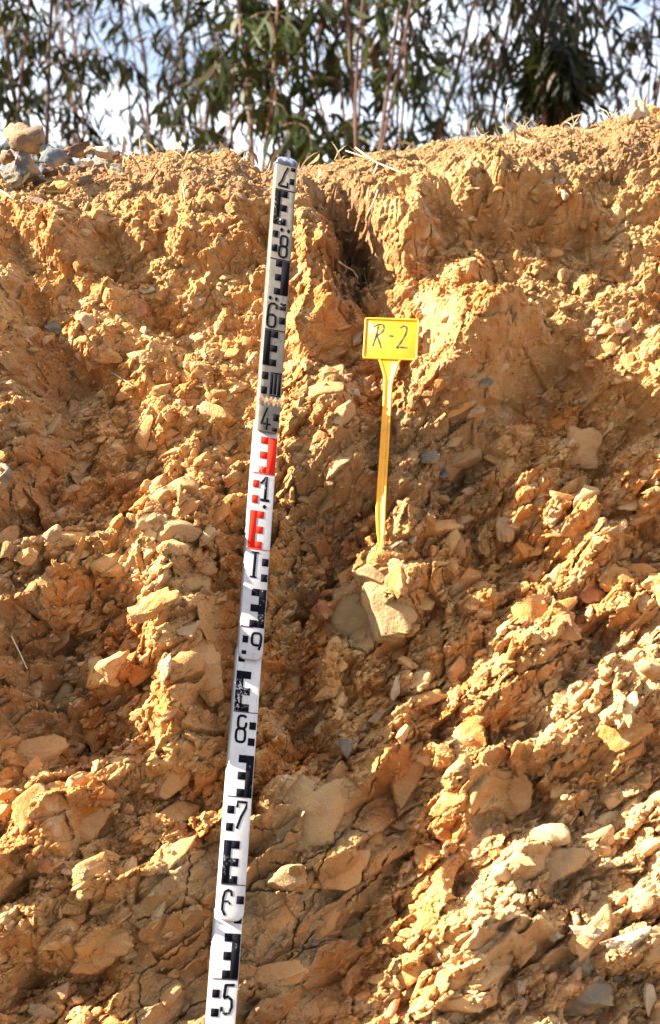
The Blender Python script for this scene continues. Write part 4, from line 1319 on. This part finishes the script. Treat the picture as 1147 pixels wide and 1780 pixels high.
 (560, 1600, 110, 50, 135, M_SLAB, 'thin brown slab low in the cracked face', 40, .4, -.008),
 (480, 1700, 120, 60, 136, M_SLAB, 'dark brown slab beside the lowest E on the staff', 24, .4, -.008),
 (700, 1350, 60, 110, 137, M_SLAB, 'upright rust brown slab above the diagonal crack', -20, .4, -.008),
 (885, 1375, 80, 100, 138, M_SLAB, 'brown shaded block right of the upright slab', 10, .5, -.010),
 (965, 1500, 130, 66, 139, M_BLOCK, 'grey shaded slab under the pale ledge at lower right', 16, .5, -.006),
 (800, 1290, 110, 64, 140, M_OCHRE, 'rounded ochre block at the centre right', 30, .6, -.006),
 (785, 1390, 100, 56, 141, M_OCHRE, 'ochre ledge block over the brown shaded block', 36, .6, -.006),
 (1010, 780, 84, 84, 142, M_SLAB, 'large orange brown block in the right upper half', 12, .5, -.010),
 (330, 1000, 90, 110, 143, M_SLAB, 'brown shaded block left of the I mark on the staff', -10, .4, -.012),
 (355, 1170, 80, 120, 144, M_SLAB, 'brown slab left of the E below the nine', -8, .35, -.012),
 (1085, 1270, 90, 60, 145, M_OCHRE, 'ochre block at the right edge above the pale rocks', 35, .6, -.004),
 (1040, 1130, 110, 56, 146, M_BLOCK, 'long buff slab right of the rust coloured block', 38, .6, -.002),
 (740, 1130, 70, 110, 147, M_OCHRE, 'upright ochre block right of the bright white blade', -12, .5, -.006),
 (800, 1180, 60, 90, 148, M_OCHRE, 'ochre block with a shaded foot at centre right', -10, .5, -.006),
 (230, 1130, 100, 46, 149, M_OCHRE, 'long ochre slab climbing to the right at centre left', 42, .6, -.002),
 (270, 1050, 96, 40, 150, M_OCHRE, 'bright ochre slab above the long ochre slab', 40, .6, 0),
 (1118, 1050, 26, 40, 91, M_TAN, 'pale stone at the right edge beside the cracked boulder', 0, .7, .004),
]
for (px, py, w, h, seed, mat, lab, roll, dep, off) in KEY:
    px_rock(px, py, w, h, seed, mat, lab, roll=r_(roll), depth=dep, off=off, name='rock' if max(w, h) > 26 else 'stone', cat='rock' if max(w, h) > 26 else 'stone', rough=(.16 if py < 330 else .10))

LEVELS = [(300, 'top cap'), (430, 'dotted 8'), (555, 'dotted 6'), (675, 'III mark'), (735, 'number 4'), (795, 'upper red E'), (855, 'number 1'), (925, 'lower red E'),
          (985, 'I mark'), (1115, 'number 9'), (1200, 'E above the 8'), (1268, 'plain 8'), (1350, 'E above the 7'), (1416, 'number 7'), (1500, 'E under the 7'), (1570, 'plain 6'), (1660, 'lowest E'), (1740, 'number 5')]
# broken rock in the face: embedded angular fragments; the largest are objects, the rest one mass
PV = []
for k in range(14):
    me = rock_mesh('p', 300 + k, (1, 1, 1), 11, 3 if k < 7 else 2, .10)
    PV.append((np.array([v.co[:] for v in me.vertices]), np.array([p.vertices[:] for p in me.polygons])))
    bpy.data.meshes.remove(me)
NF = 13000
fi = rng.choice(ci, NF * 3)
fpx, fpy = BPX.reshape(-1)[fi], BPY.reshape(-1)[fi]
sm_f = SMK.reshape(-1)[fi]; so_f = SOIL.reshape(-1)[fi]
lowf = sstep(520, 760, fpy)
dens = (1 - .90 * sm_f) * (.38 + .62 * lowf) * (.55 + .45 * sstep(-.2, .3, fbm(fpx / 90, fpy / 60, 2, 900)))
fi = fi[rng.random(len(fi)) < dens][:NF]
fpx, fpy = BPX.reshape(-1)[fi], BPY.reshape(-1)[fi]
lowf = sstep(520, 760, fpy)
n = len(fi)
szp = 2.8 + rng.pareto(2.1, n) * 3.6                       # half size in photograph pixels
szp = np.minimum(szp, 10 + 24 * lowf * rng.random(n))
dst_, _ = seg_dist(fpx, fpy, (495.5, 286), (387, 1780))
dtg_, tt_ = seg_dist(fpx, fpy, (659, 947), (682, 556))
room = np.minimum(dst_ - 24, np.where(fpy < 950, dtg_ - np.where(tt_ > .75, 52, 12), 999))
room = np.minimum(room, np.where(fpy < 290, 7.0, 999))
room = np.minimum(room, np.hypot(fpx - 660, fpy - 945) - 22)
szp = np.minimum(szp, np.maximum(room * .45, 2.2))
size = szp / 1370.0
tilt = math.radians(38) + rng.normal(0, .24 + .2 * (1 - lowf), n) + (1 - lowf) * rng.normal(0, 1.2, n)
Zl = NRMF[fi] * .55 + N_ * .45 + rng.normal(0, .22, (n, 3)); Zl /= np.linalg.norm(Zl, axis=1, keepdims=True)
Xl = np.cos(tilt)[:, None] * np.array([1., 0, 0]) + np.sin(tilt)[:, None] * V_
Xl -= Zl * (Xl * Zl).sum(1, keepdims=True); Xl /= np.linalg.norm(Xl, axis=1, keepdims=True)
Yl = np.cross(Zl, Xl)
shp = np.stack([rng.uniform(1.1, 1.7, n) + .35 * lowf * rng.random(n), rng.uniform(.55, .95, n), rng.uniform(.6, .95, n)], 1) * size[:, None]
CF = BVF[fi] + Zl * (shp[:, 2] * (rng.uniform(-.25, .35, n) - .32 * lowf))[:, None]
pid = rng.integers(0, 7, n); pid = np.where(szp < 7, pid + 7, pid)
zvals = {nm: np.clip(gsample(Z, fpx, fpy) + rng.normal(0, .06, n), 0, 1) for nm, Z in (('rock', Z_ROCK), ('stain', Z_STAIN), ('pale', Z_PALE), ('shade_dark_soil', Z_SHADE_DARK_SOIL))}
zvals['pale'] = np.clip(zvals['pale'] + .35 * (rng.random(n) < .14), 0, .9)
zvals['rock'] = np.clip(zvals['rock'] + .5 * (rng.random(n) < .12), 0, .9)
zvals['stain'] = np.clip(zvals['stain'] + .4 * (rng.random(n) < .10), 0, .8)
big = np.zeros(n, bool)
vis = (fpx > 10) & (fpx < 1137) & (fpy > 290) & (fpy < 1770)
sc_ = np.where(vis, szp, 0)
big[np.argsort(-sc_)[:230]] = True
MR = np.stack([Xl, Yl, Zl], 2) * shp[:, None, :]
def attach(me, vals):
    for nm, v in vals.items():
        at = me.attributes.new(nm, 'FLOAT', 'POINT')
        at.data.foreach_set('value', v.astype(np.float32))
VV, FF, AA, off = [], [], {k: [] for k in zvals}, 0
for p in range(14):
    sel = np.nonzero((pid == p) & ~big)[0]
    if not len(sel): continue
    pv, pf = PV[p]
    v = np.einsum('nij,vj->nvi', MR[sel], pv) + CF[sel][:, None, :]
    VV.append(v.reshape(-1, 3))
    FF.append((pf[None] + (np.arange(len(sel)) * len(pv))[:, None, None]).reshape(-1, 3) + off)
    off += len(sel) * len(pv)
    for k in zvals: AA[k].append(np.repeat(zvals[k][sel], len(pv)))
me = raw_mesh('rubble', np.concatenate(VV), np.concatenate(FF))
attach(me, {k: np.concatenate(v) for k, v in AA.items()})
link('rubble', me, M_EARTH, kind='stuff', label='broken angular rubble and clods covering the whole bank face', category='rubble')
frags = []
for k in np.nonzero(big)[0]:
    pv, pf = PV[pid[k]]
    me = raw_mesh('rock_fragment', pv @ MR[k].T, pf)
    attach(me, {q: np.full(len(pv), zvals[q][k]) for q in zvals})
    dx_ = fpx[k] - (495.5 - (fpy[k] - 286) * .0726)
    side = ('just', 'slightly', 'well', 'far')[int(min(3, abs(dx_) // 110 if dx_ < 0 else abs(dx_) // 170))] + (' left' if dx_ < 0 else ' right')
    hgt_ = min(LEVELS, key=lambda q: abs(q[0] - fpy[k]))[1]
    size_w = 'large' if szp[k] > 24 else ('medium' if szp[k] > 17 else 'small')
    tone = 'pale' if zvals['pale'][k] > .3 else ('greyish' if zvals['rock'][k] > .4 else ('rusty' if zvals['stain'][k] > .3 else 'ochre'))
    lab_ = '%s %s fragment %s of the staff, level with its %s' % (size_w, tone, side, hgt_)
    o = link('rock_fragment', me, M_EARTH, loc=Vector(CF[k]), label=lab_,
         category='rock fragment', group='angular rock fragments set in the bank')
    frags.append((lab_, fpy[k], o))
from collections import defaultdict
dup = defaultdict(list)
for lab_, yy_, o in frags: dup[lab_].append((yy_, o))
RANK = ['highest', 'second-highest', 'third-highest', 'fourth-highest', 'fifth-highest', 'sixth-highest', 'seventh-highest', 'eighth-highest', 'ninth-highest', 'tenth-highest']
for lab_, lst in dup.items():
    if len(lst) > 1:
        for k, (yy_, o) in enumerate(sorted(lst, key=lambda t: t[0])):
            o['label'] = ('lowest ' if k == len(lst) - 1 else RANK[min(k, 9)] + ' ') + lab_

# grit: countless grains lying on every ledge
gi = rng.choice(ci, 52000, p=None)
sm_g = SMK.reshape(-1)[gi]; up_g = NRMF[gi][:, 2]
keepg = (rng.random(len(gi)) < (0.12 + 1.1 * np.clip(up_g, 0, 1)) * (1 - .92 * sm_g))
gi = gi[keepg]
gpx, gpy = BPX.reshape(-1)[gi], BPY.reshape(-1)[gi]
ok = np.abs(gpx - (495.5 - (gpy - 286) * .0726)) > 34
gi = gi[ok]
ico = rock_mesh('tmp', 5, (1, .85, .7), 5, 1, .1)
iv = np.array([v.co[:] for v in ico.vertices]); iff = np.array([p.vertices[:] for p in ico.polygons])
ng = len(gi)
size = (.0009 + rng.exponential(.0008, ng)).clip(0, .0042)
q = rng.normal(size=(ng, 4)); q /= np.linalg.norm(q, axis=1, keepdims=True)
w, x, y, z = q.T
Rm = np.stack([1 - 2 * (y * y + z * z), 2 * (x * y - z * w), 2 * (x * z + y * w), 2 * (x * y + z * w), 1 - 2 * (x * x + z * z), 2 * (y * z - x * w),
               2 * (x * z - y * w), 2 * (y * z + x * w), 1 - 2 * (x * x + y * y)], -1).reshape(ng, 3, 3)
gvv = np.einsum('nij,vj->nvi', Rm, iv) * size[:, None, None] + (BVF[gi] + NRMF[gi] * size[:, None] * .35)[:, None, :]
gff = (iff[None] + (np.arange(ng) * len(iv))[:, None, None]).reshape(-1, 3)
me = raw_mesh('grit', gvv.reshape(-1, 3), gff)
bpy.data.meshes.remove(ico)
M_GRIT = earth_mat('grit_earth', False)
link('grit', me, M_GRIT, kind='stuff', label='loose ochre grit and crumbs of soil covering the bank', category='grit')

# ------------------------------------------------------------------ straw, roots, twigs
def tube(pts, radii, n=6):
    pts = [Vector(p) for p in pts]
    V, F = [], []
    ref = Vector((.3, .5, .8))
    for i, p in enumerate(pts):
        t = (pts[min(i + 1, len(pts) - 1)] - pts[max(i - 1, 0)]).normalized()
        a_ = t.cross(ref); a_ = a_.normalized() if a_.length > 1e-4 else Vector((1, 0, 0))
        b_ = t.cross(a_)
        for k in range(n):
            an = 2 * math.pi * k / n
            V.append(tuple(p + (a_ * math.cos(an) + b_ * math.sin(an)) * radii[i]))
    for i in range(len(pts) - 1):
        for k in range(n):
            j = (k + 1) % n
            F.append((i * n + k, i * n + j, (i + 1) * n + j, (i + 1) * n + k))
    b = len(V)
    F.append(tuple(range(n))[::-1]); F.append(tuple(range(b - n, b)))
    return V, F
def simple(name, c, rough=.8):
    m, nt, bs, out = new_mat(name)
    tc = nnode(nt, 'ShaderNodeTexCoord')
    nt.links.new(mixc(nt, noise(nt, 60, 3, .6, tc.outputs['Object'], .4, .6), c, tuple(v * .7 for v in c)), bs.inputs['Base Color'])
    bs.inputs['Roughness'].default_value = rough
    return m
M_STRAW = simple('dry_straw', (.72, .58, .36))
M_ROOT = simple('root', (.50, .34, .20))
M_TWIG = simple('dark_twig', (.20, .11, .06))
def px_strand(pts, r, mat, name, label, cat, lift=.004):
    out = []
    for (px, py) in pts:
        i = hit(px, py)
        P = BVF[i] if i is not None else on_plane(px, py, P0 - N_ * .01)
        out.append(P)
    dep = np.array([(P - CAM) @ FWD for P in out])
    for _ in range(2):
        dep[1:-1] = .25 * dep[:-2] + .5 * dep[1:-1] + .25 * dep[2:]
    out = [CAM + ray(px, py) * (d - lift) for (px, py), d in zip(pts, dep)]
    V, F = tube(out, [r * (1 - .5 * i / len(out)) for i in range(len(out))])
    c0 = np.array(out[0])
    V = [tuple(np.array(v) - c0) for v in V]
    link(name, raw_mesh(name, V, F, True), mat, loc=Vector(c0), label=label, category=cat)
px_strand([(617,257),(632,268),(650,281),(672,290),(697,300)], .0013, M_STRAW, 'dry_stalk', 'long pale dry stalk lying across the top edge above the tag', 'stalk')
px_strand([(600,262),(618,268),(640,276)], .0008, M_STRAW, 'dry_stalk', 'short thin dry stalk left of the long pale stalk on the edge', 'stalk')
px_strand([(318,300),(317,318),(320,335),(322,352)], .0009, M_STRAW, 'dry_stalk', 'upright dry stalk on the bank between the rock heap and the staff', 'stalk')
px_strand([(0,330),(12,338),(30,350)], .0014, M_STRAW, 'dry_stalk', 'short pale stalk below the rock heap at the left edge', 'stalk')
px_strand([(880,225),(878,205),(880,185),(884,172)], .0010, M_STRAW, 'dry_stalk', 'pale stalk standing on the right skyline below the dark foliage', 'stalk', .0)
px_strand([(588,455),(597,462),(612,470),(621,482),(618,498),(610,492)], .0016, M_ROOT, 'root', 'thick curled root in the dark hollow right of the staff', 'root', .008)
px_strand([(598,452),(601,470),(592,484),(600,496)], .0009, M_ROOT, 'root', 'thin root crossing the curled root in the hollow', 'root', .010)
px_strand([(630,470),(636,490),(640,512),(637,528)], .0008, M_TWIG, 'twig', 'thin dark twig hanging at the right of the hollow', 'twig')
px_strand([(425,325),(445,335),(466,346)], .0008, M_TWIG, 'twig', 'thin dark twig left of the top of the staff', 'twig')
px_strand([(656,330),(650,348),(640,368),(634,382)], .0012, M_STRAW, 'dry_stalk', 'pale straw leaning on the bank right of the hollow', 'stalk')
px_strand([(195,647),(215,660),(235,672)], .0009, M_STRAW, 'dry_stalk', 'pale straw on the left of the bank below the ochre block', 'stalk')
px_strand([(20,1105),(35,1135),(48,1163)], .0011, M_STRAW, 'dry_stalk', 'pale straw in the shade at the left edge', 'stalk')

lm_ = np.nonzero(((DD > -.015) & (DD < .35) & (np.abs(XX) < .62)).reshape(-1))[0]
lk = rng.choice(lm_, 420)
LPp = BVF[lk] + NRMF[lk] * .002
Dl = rng.normal(size=(420, 3)); Dl -= NRMF[lk] * (Dl * NRMF[lk]).sum(1, keepdims=True) * .85
Dl /= np.linalg.norm(Dl, axis=1, keepdims=True)
LITTER = (LPp, Dl, rng.uniform(.012, .05, 420), rng.uniform(.0015, .007, 420))
# ------------------------------------------------------------------ eucalyptus saplings behind the edge
def plateau_z(x, y):
    se = float(np.interp(x, sk_x, sk_s))
    yy = PB[1] + V_[1] * se; zz = PB[2] + V_[2] * se
    return zz + float(np.interp(y - yy, py_, pz_))
M_BARK = simple('bark_red', (.055, .022, .014))
M_BARKP = simple('bark_pale', (.12, .07, .04))
def leaf_mat(name, c1, c2, c3):
    m, nt, bs, out = new_mat(name)
    geo = nnode(nt, 'ShaderNodeNewGeometry')
    rp = nnode(nt, 'ShaderNodeValToRGB')
    nt.links.new(geo.outputs['Random Per Island'], rp.inputs['Fac'])
    cr = rp.color_ramp
    cr.elements[0].color = (*c1, 1); cr.elements[1].color = (*c3, 1); cr.elements[1].position = .97
    e = cr.elements.new(.55); e.color = (*c2, 1)
    e = cr.elements.new(.94); e.color = (*c2, 1)
    nt.links.new(rp.outputs['Color'], bs.inputs['Base Color'])
    bs.inputs['Roughness'].default_value = .5
    bs.inputs['Specular IOR Level'].default_value = .15
    tr = nnode(nt, 'ShaderNodeBsdfTranslucent')
    nt.links.new(mixc(nt, .5, rp.outputs['Color'], (.10, .13, .012)), tr.inputs['Color'])
    mx = nnode(nt, 'ShaderNodeMixShader'); mx.inputs['Fac'].default_value = .14
    nt.links.new(bs.outputs['BSDF'], mx.inputs[1]); nt.links.new(tr.outputs['BSDF'], mx.inputs[2])
    nt.links.new(mx.outputs['Shader'], out.inputs['Surface'])
    return m
M_LEAF = leaf_mat('leaves_green', (.003, .006, .002), (.018, .028, .006), (.06, .022, .008))
M_LEAFD = leaf_mat('leaves_dark', (.002, .004, .002), (.007, .011, .004), (.035, .015, .007))

def leaves_mesh(P, D, L, Wd, seed):
    """lanceolate leaves: P base points, D directions (n,3), L lengths, Wd widths"""
    r = np.random.default_rng(seed)
    n = len(P)
    side = np.cross(D, r.normal(size=(n, 3))); side /= np.linalg.norm(side, axis=1, keepdims=True)
    nor = np.cross(D, side)
    bend = r.uniform(-.25, .25, n)
    rows = []
    for t, w in ((0, .08), (.22, .75), (.5, 1.0), (.78, .6), (1.0, .03)):
        c = P + D * (L * t)[:, None] + nor * (bend * L * t * t)[:, None] + side * (.12 * L * np.sin(t * 3.1))[:, None]
        rows.append(c - side * (Wd * w / 2)[:, None]); rows.append(c + side * (Wd * w / 2)[:, None])
    V = np.stack(rows, 1)
    f = np.array([[0, 1, 3, 2], [2, 3, 5, 4], [4, 5, 7, 6], [6, 7, 9, 8]])
    F = (f[None] + (np.arange(n) * 10)[:, None, None]).reshape(-1, 4)
    return V.reshape(-1, 3), F

V, F = leaves_mesh(*LITTER, 77)
M_LITTER = leaf_mat('dry_leaves', (.16, .09, .045), (.26, .17, .09), (.34, .25, .15))
link('leaf_litter', raw_mesh('leaf_litter', V, F, True), M_LITTER, kind='stuff', label='dry fallen leaves and bits of straw on the bank edge', category='leaf litter')
TUFTS = [(905, 222), (840, 240), (1010, 205), (720, 268), (590, 268), (470, 272), (330, 268), (230, 276), (415, 270), (1060, 190)]
for q, (px, py) in enumerate(TUFTS):
    i = hit(px, py + 8)
    if i is None: continue
    r = random.Random(400 + q); TV, TF = [], []
    for k in range(r.randint(4, 9)):
        a_ = r.uniform(0, 6.28); l_ = r.uniform(.010, .030); b_ = Vector((r.gauss(0, .006), r.gauss(0, .006), -.003))
        d_ = Vector((math.cos(a_) * .5, math.sin(a_) * .5, 1)).normalized()
        v, f = tube([b_, b_ + d_ * l_ * .5, b_ + d_ * l_ * .9 + Vector((math.cos(a_), math.sin(a_), -.2)) * l_ * .3], [.0006, .0005, .0002], 4)
        b0 = len(TV); TV.extend(v); TF.extend([tuple(b0 + i2 for i2 in q2) for q2 in f])
    near_ = ['right of the black leaf clump', 'below the gap left of the black leaf clump', 'left of the cream pointed rock', 'above the tag, right of the long stalk',
             'between the staff and the tag', 'beside the staff top on its left', 'halfway between the staff and the rock heap', 'just right of the rock heap', 'left of the staff top, behind the first', 'nearest the cream pointed rock'][q]
    link('grass_tuft', raw_mesh('grass_tuft', TV, TF), M_STRAW, loc=Vector(BVF[i]), label='tiny dry grass tuft on the edge ' + near_, category='grass tuft', group='dry grass tufts on the bank edge')

def sapling(px, dist, height, stems, twigs, leaves, seed, label, lmat, bmat, low=.3, leaflen=.105, spread=.25, twl=.38, lean=0.0, gap=None):
    r = random.Random(seed)
    y = dist; x = (px - CX) / FPX * dist
    z = plateau_z(x, y) - .02
    root = link('eucalyptus_tree', None, loc=(x, y, z), label=label, category='tree', group='young eucalyptus trees behind the bank edge')
    TV, TF = [], []
    LP, LD, LL, LW = [], [], [], []
    def add(pts, rad, n=5):
        v, f = tube(pts, rad, n); b = len(TV)
        TV.extend(v); TF.extend([tuple(b + i for i in q) for q in f])
    for s in range(stems):
        az = r.uniform(0, 6.28); ln = r.uniform(.03, spread)
        p = Vector((r.uniform(-.05, .05), r.uniform(-.05, .05), 0))
        hgt = height * r.uniform(.75, 1)
        nseg = 16
        pts = [p.copy()]
        d = Vector((math.cos(az) * ln + lean, math.sin(az) * ln, 1)).normalized()
        for i in range(nseg):
            d = (d + Vector((r.gauss(0, .05), r.gauss(0, .05), .03))).normalized()
            pts.append(pts[-1] + d * hgt / nseg)
        r0 = r.uniform(.004, .010)
        add(pts, [r0 * (1 - .8 * i / nseg) for i in range(nseg + 1)], 6)
        for t in range(twigs):
            f = low / height + (1 - low / height) * (t + r.random()) / twigs
            k = min(int(f * nseg), nseg - 1); u = f * nseg - k
            b = pts[k].lerp(pts[min(k + 1, nseg)], min(u, 1))
            a2 = r.uniform(0, 6.28)
            dv = Vector((math.cos(a2), math.sin(a2), r.uniform(.2, .9))).normalized()
            tl = twl * r.uniform(.5, 1.2)
            tp = [b.copy()]; q = b.copy()
            for i in range(6):
                dv = (dv + Vector((r.gauss(0, .10), r.gauss(0, .10), -.24))).normalized()
                q = q + dv * tl / 6; tp.append(q.copy())
            add(tp, [.0028 * (1 - .12 * i) for i in range(7)], 3)
            for j in range(leaves):
                g_ = r.uniform(.15, 1) * 6; kk = min(int(g_), 5)
                lp = tp[kk].lerp(tp[kk + 1], g_ - kk)
                a3 = r.uniform(0, 6.28)
                ld = Vector((math.cos(a3) * .5, math.sin(a3) * .5, -r.uniform(.25, 1.4))).normalized()
                LP.append(lp[:]); LD.append(ld[:]); LL.append(leaflen * r.uniform(.6, 1.2)); LW.append(leaflen * r.uniform(.10, .18))
    link('trunk', raw_mesh('trunk', TV, TF, True), bmat, root)
    V, F = leaves_mesh(np.array(LP), np.array(LD), np.array(LL), np.array(LW), seed)
    link('crown', raw_mesh('crown', V, F, True), lmat, root)
    return root

TREES = [
 # px, dist, height, stems, twigs, leaves, label, mat, bark, kwargs
 (30, 4.6, 3.2, 4, 27, 22, 'dense dark eucalyptus above the rock heap at the far left', M_LEAFD, M_BARK, dict(low=.5, spread=.14)),
 (160, 6.2, 3.6, 4, 20, 9, 'thin sparse eucalyptus right of the rock heap', M_LEAFD, M_BARK, dict(spread=.16, low=.4)),
 (250, 5.6, 3.4, 4, 22, 9, 'sparse dark stemmed eucalyptus, second to the right of the rock heap', M_LEAFD, M_BARK, dict(spread=.14)),
 (335, 6.0, 3.6, 3, 22, 10, 'loose leafed eucalyptus just left of the big leafy clump', M_LEAFD, M_BARK, dict(spread=.16)),
 (440, 4.6, 3.3, 4, 27, 15, 'leafy bright green eucalyptus above and left of the staff top', M_LEAF, M_BARKP, dict(low=.35, leaflen=.120, spread=.16)),
 (530, 4.9, 3.5, 5, 28, 15, 'leafy green eucalyptus with dark stems right above the staff top', M_LEAF, M_BARK, dict(low=.2, leaflen=.120, spread=.14)),
 (620, 4.7, 3.4, 4, 27, 14, 'green eucalyptus standing between the staff and the tag', M_LEAF, M_BARKP, dict(low=.5, leaflen=.120, spread=.14)),
 (650, 4.2, 3.0, 5, 17, 9, 'red stemmed eucalyptus fanning up from the edge above the tag', M_LEAF, M_BARK, dict(low=1.0, spread=.12, leaflen=.13)),
 (700, 5.0, 3.4, 4, 17, 9, 'brown stemmed eucalyptus right of the fan of red stems', M_LEAF, M_BARKP, dict(low=.8, spread=.14, lean=.05)),
 (790, 5.2, 3.4, 4, 20, 9, 'eucalyptus with slanting stems and brown dead leaves', M_LEAF, M_BARK, dict(low=.5, spread=.2, lean=.12)),
 (900, 6.0, 3.8, 3, 19, 8, 'slim eucalyptus between the slanting stems and the black clump', M_LEAFD, M_BARK, dict(spread=.15)),
 (1045, 6.0, 3.6, 4, 20, 8, 'sparse eucalyptus right of the black clump of leaves', M_LEAFD, M_BARK, dict(spread=.15)),
 (1130, 5.2, 3.4, 4, 24, 10, 'dark eucalyptus at the far right above the cream pointed rock', M_LEAFD, M_BARK, dict(spread=.16)),
 (-170, 5.2, 3.4, 4, 22, 14, 'dark eucalyptus beyond the left picture edge', M_LEAFD, M_BARK, dict(spread=.16)),
 (1330, 5.6, 3.6, 4, 22, 10, 'dark eucalyptus beyond the right picture edge', M_LEAFD, M_BARK, dict(spread=.16)),
 (95, 6.4, 3.8, 4, 24, 10, 'fine leafed eucalyptus behind the right end of the rock heap', M_LEAFD, M_BARK, dict(low=.2, spread=.15)),
 (300, 6.6, 3.8, 5, 24, 10, 'fine dark eucalyptus low behind the edge, midway between heap and staff', M_LEAFD, M_BARK, dict(low=.15, spread=.14)),
 (845, 6.4, 3.8, 4, 24, 10, 'fine eucalyptus with hanging leaves just left of the slim one', M_LEAF, M_BARK, dict(low=.3, spread=.16)),
]
for k, (px, dist, hgt, st_, tw, lv, lab, lm, bm_, kw) in enumerate(TREES):
    sapling(px, dist, hgt, st_, tw, lv, 900 + k, lab, lm, bm_, **kw)

# the dense black clump: a short bushy crown on thin stems
def clump(px, py, dist, w, h, n, seed, label, lmat):
    r = random.Random(seed)
    C0 = CAM + ray(px, py) * dist
    zb = plateau_z(C0[0], C0[1])
    root = link('eucalyptus_tree', None, loc=(C0[0], C0[1], zb - .02), label=label, category='tree', group='young eucalyptus trees behind the bank edge')
    hc = C0[2] - zb
    s = dist / FPX
    TV, TF = [], []; LP, LD, LL, LW = [], [], [], []
    for k in range(7):
        dx = r.uniform(-.45, .45) * w * s; dy = r.uniform(-.1, .1)
        pts = [Vector((dx * .5, dy * .5, 0)), Vector((dx * .8, dy, hc * .4)), Vector((dx, dy, hc - h * s * .2)), Vector((dx * 1.1, dy, hc + h * s * .9)), Vector((dx * 1.2, dy, hc + h * s * 2.2))]
        v, f = tube(pts, [.012, .010, .009, .006, .002], 5); b = len(TV); TV.extend(v); TF.extend([tuple(b + i for i in q) for q in f])
    for k in range(n):
        while True:
            a_, b_, c2 = r.uniform(-1, 1), r.uniform(-1, 1), r.uniform(-1, 1)
            if a_ * a_ + b_ * b_ + c2 * c2 < 1: break
        LP.append((a_ * w * s / 2 * (1 - .3 * c2), b_ * .16, hc + c2 * h * s / 2 + .04))
        d = Vector((a_ * .7 + r.gauss(0, .2), r.gauss(0, .3), -r.uniform(.3, 1.2))).normalized()
        LD.append(d[:]); LL.append(r.uniform(.07, .14)); LW.append(r.uniform(.012, .022))
    for k in range(int(n * .5)):
        LP.append((r.gauss(0, .5) * w * s, r.gauss(0, .12), hc + h * s * r.uniform(.3, 2.4)))
        d = Vector((r.gauss(0, .4), r.gauss(0, .4), -1)).normalized()
        LD.append(d[:]); LL.append(r.uniform(.07, .14)); LW.append(r.uniform(.010, .02))
    link('trunk', raw_mesh('trunk', TV, TF, True), M_BARK, root)
    V, F = leaves_mesh(np.array(LP), np.array(LD), np.array(LL), np.array(LW), seed)
    link('crown', raw_mesh('crown', V, F, True), lmat, root)
clump(965, 135, 4.8, 90, 110, 700, 51, 'eucalyptus with a dense black clump of hanging leaves near the right', M_LEAFD)
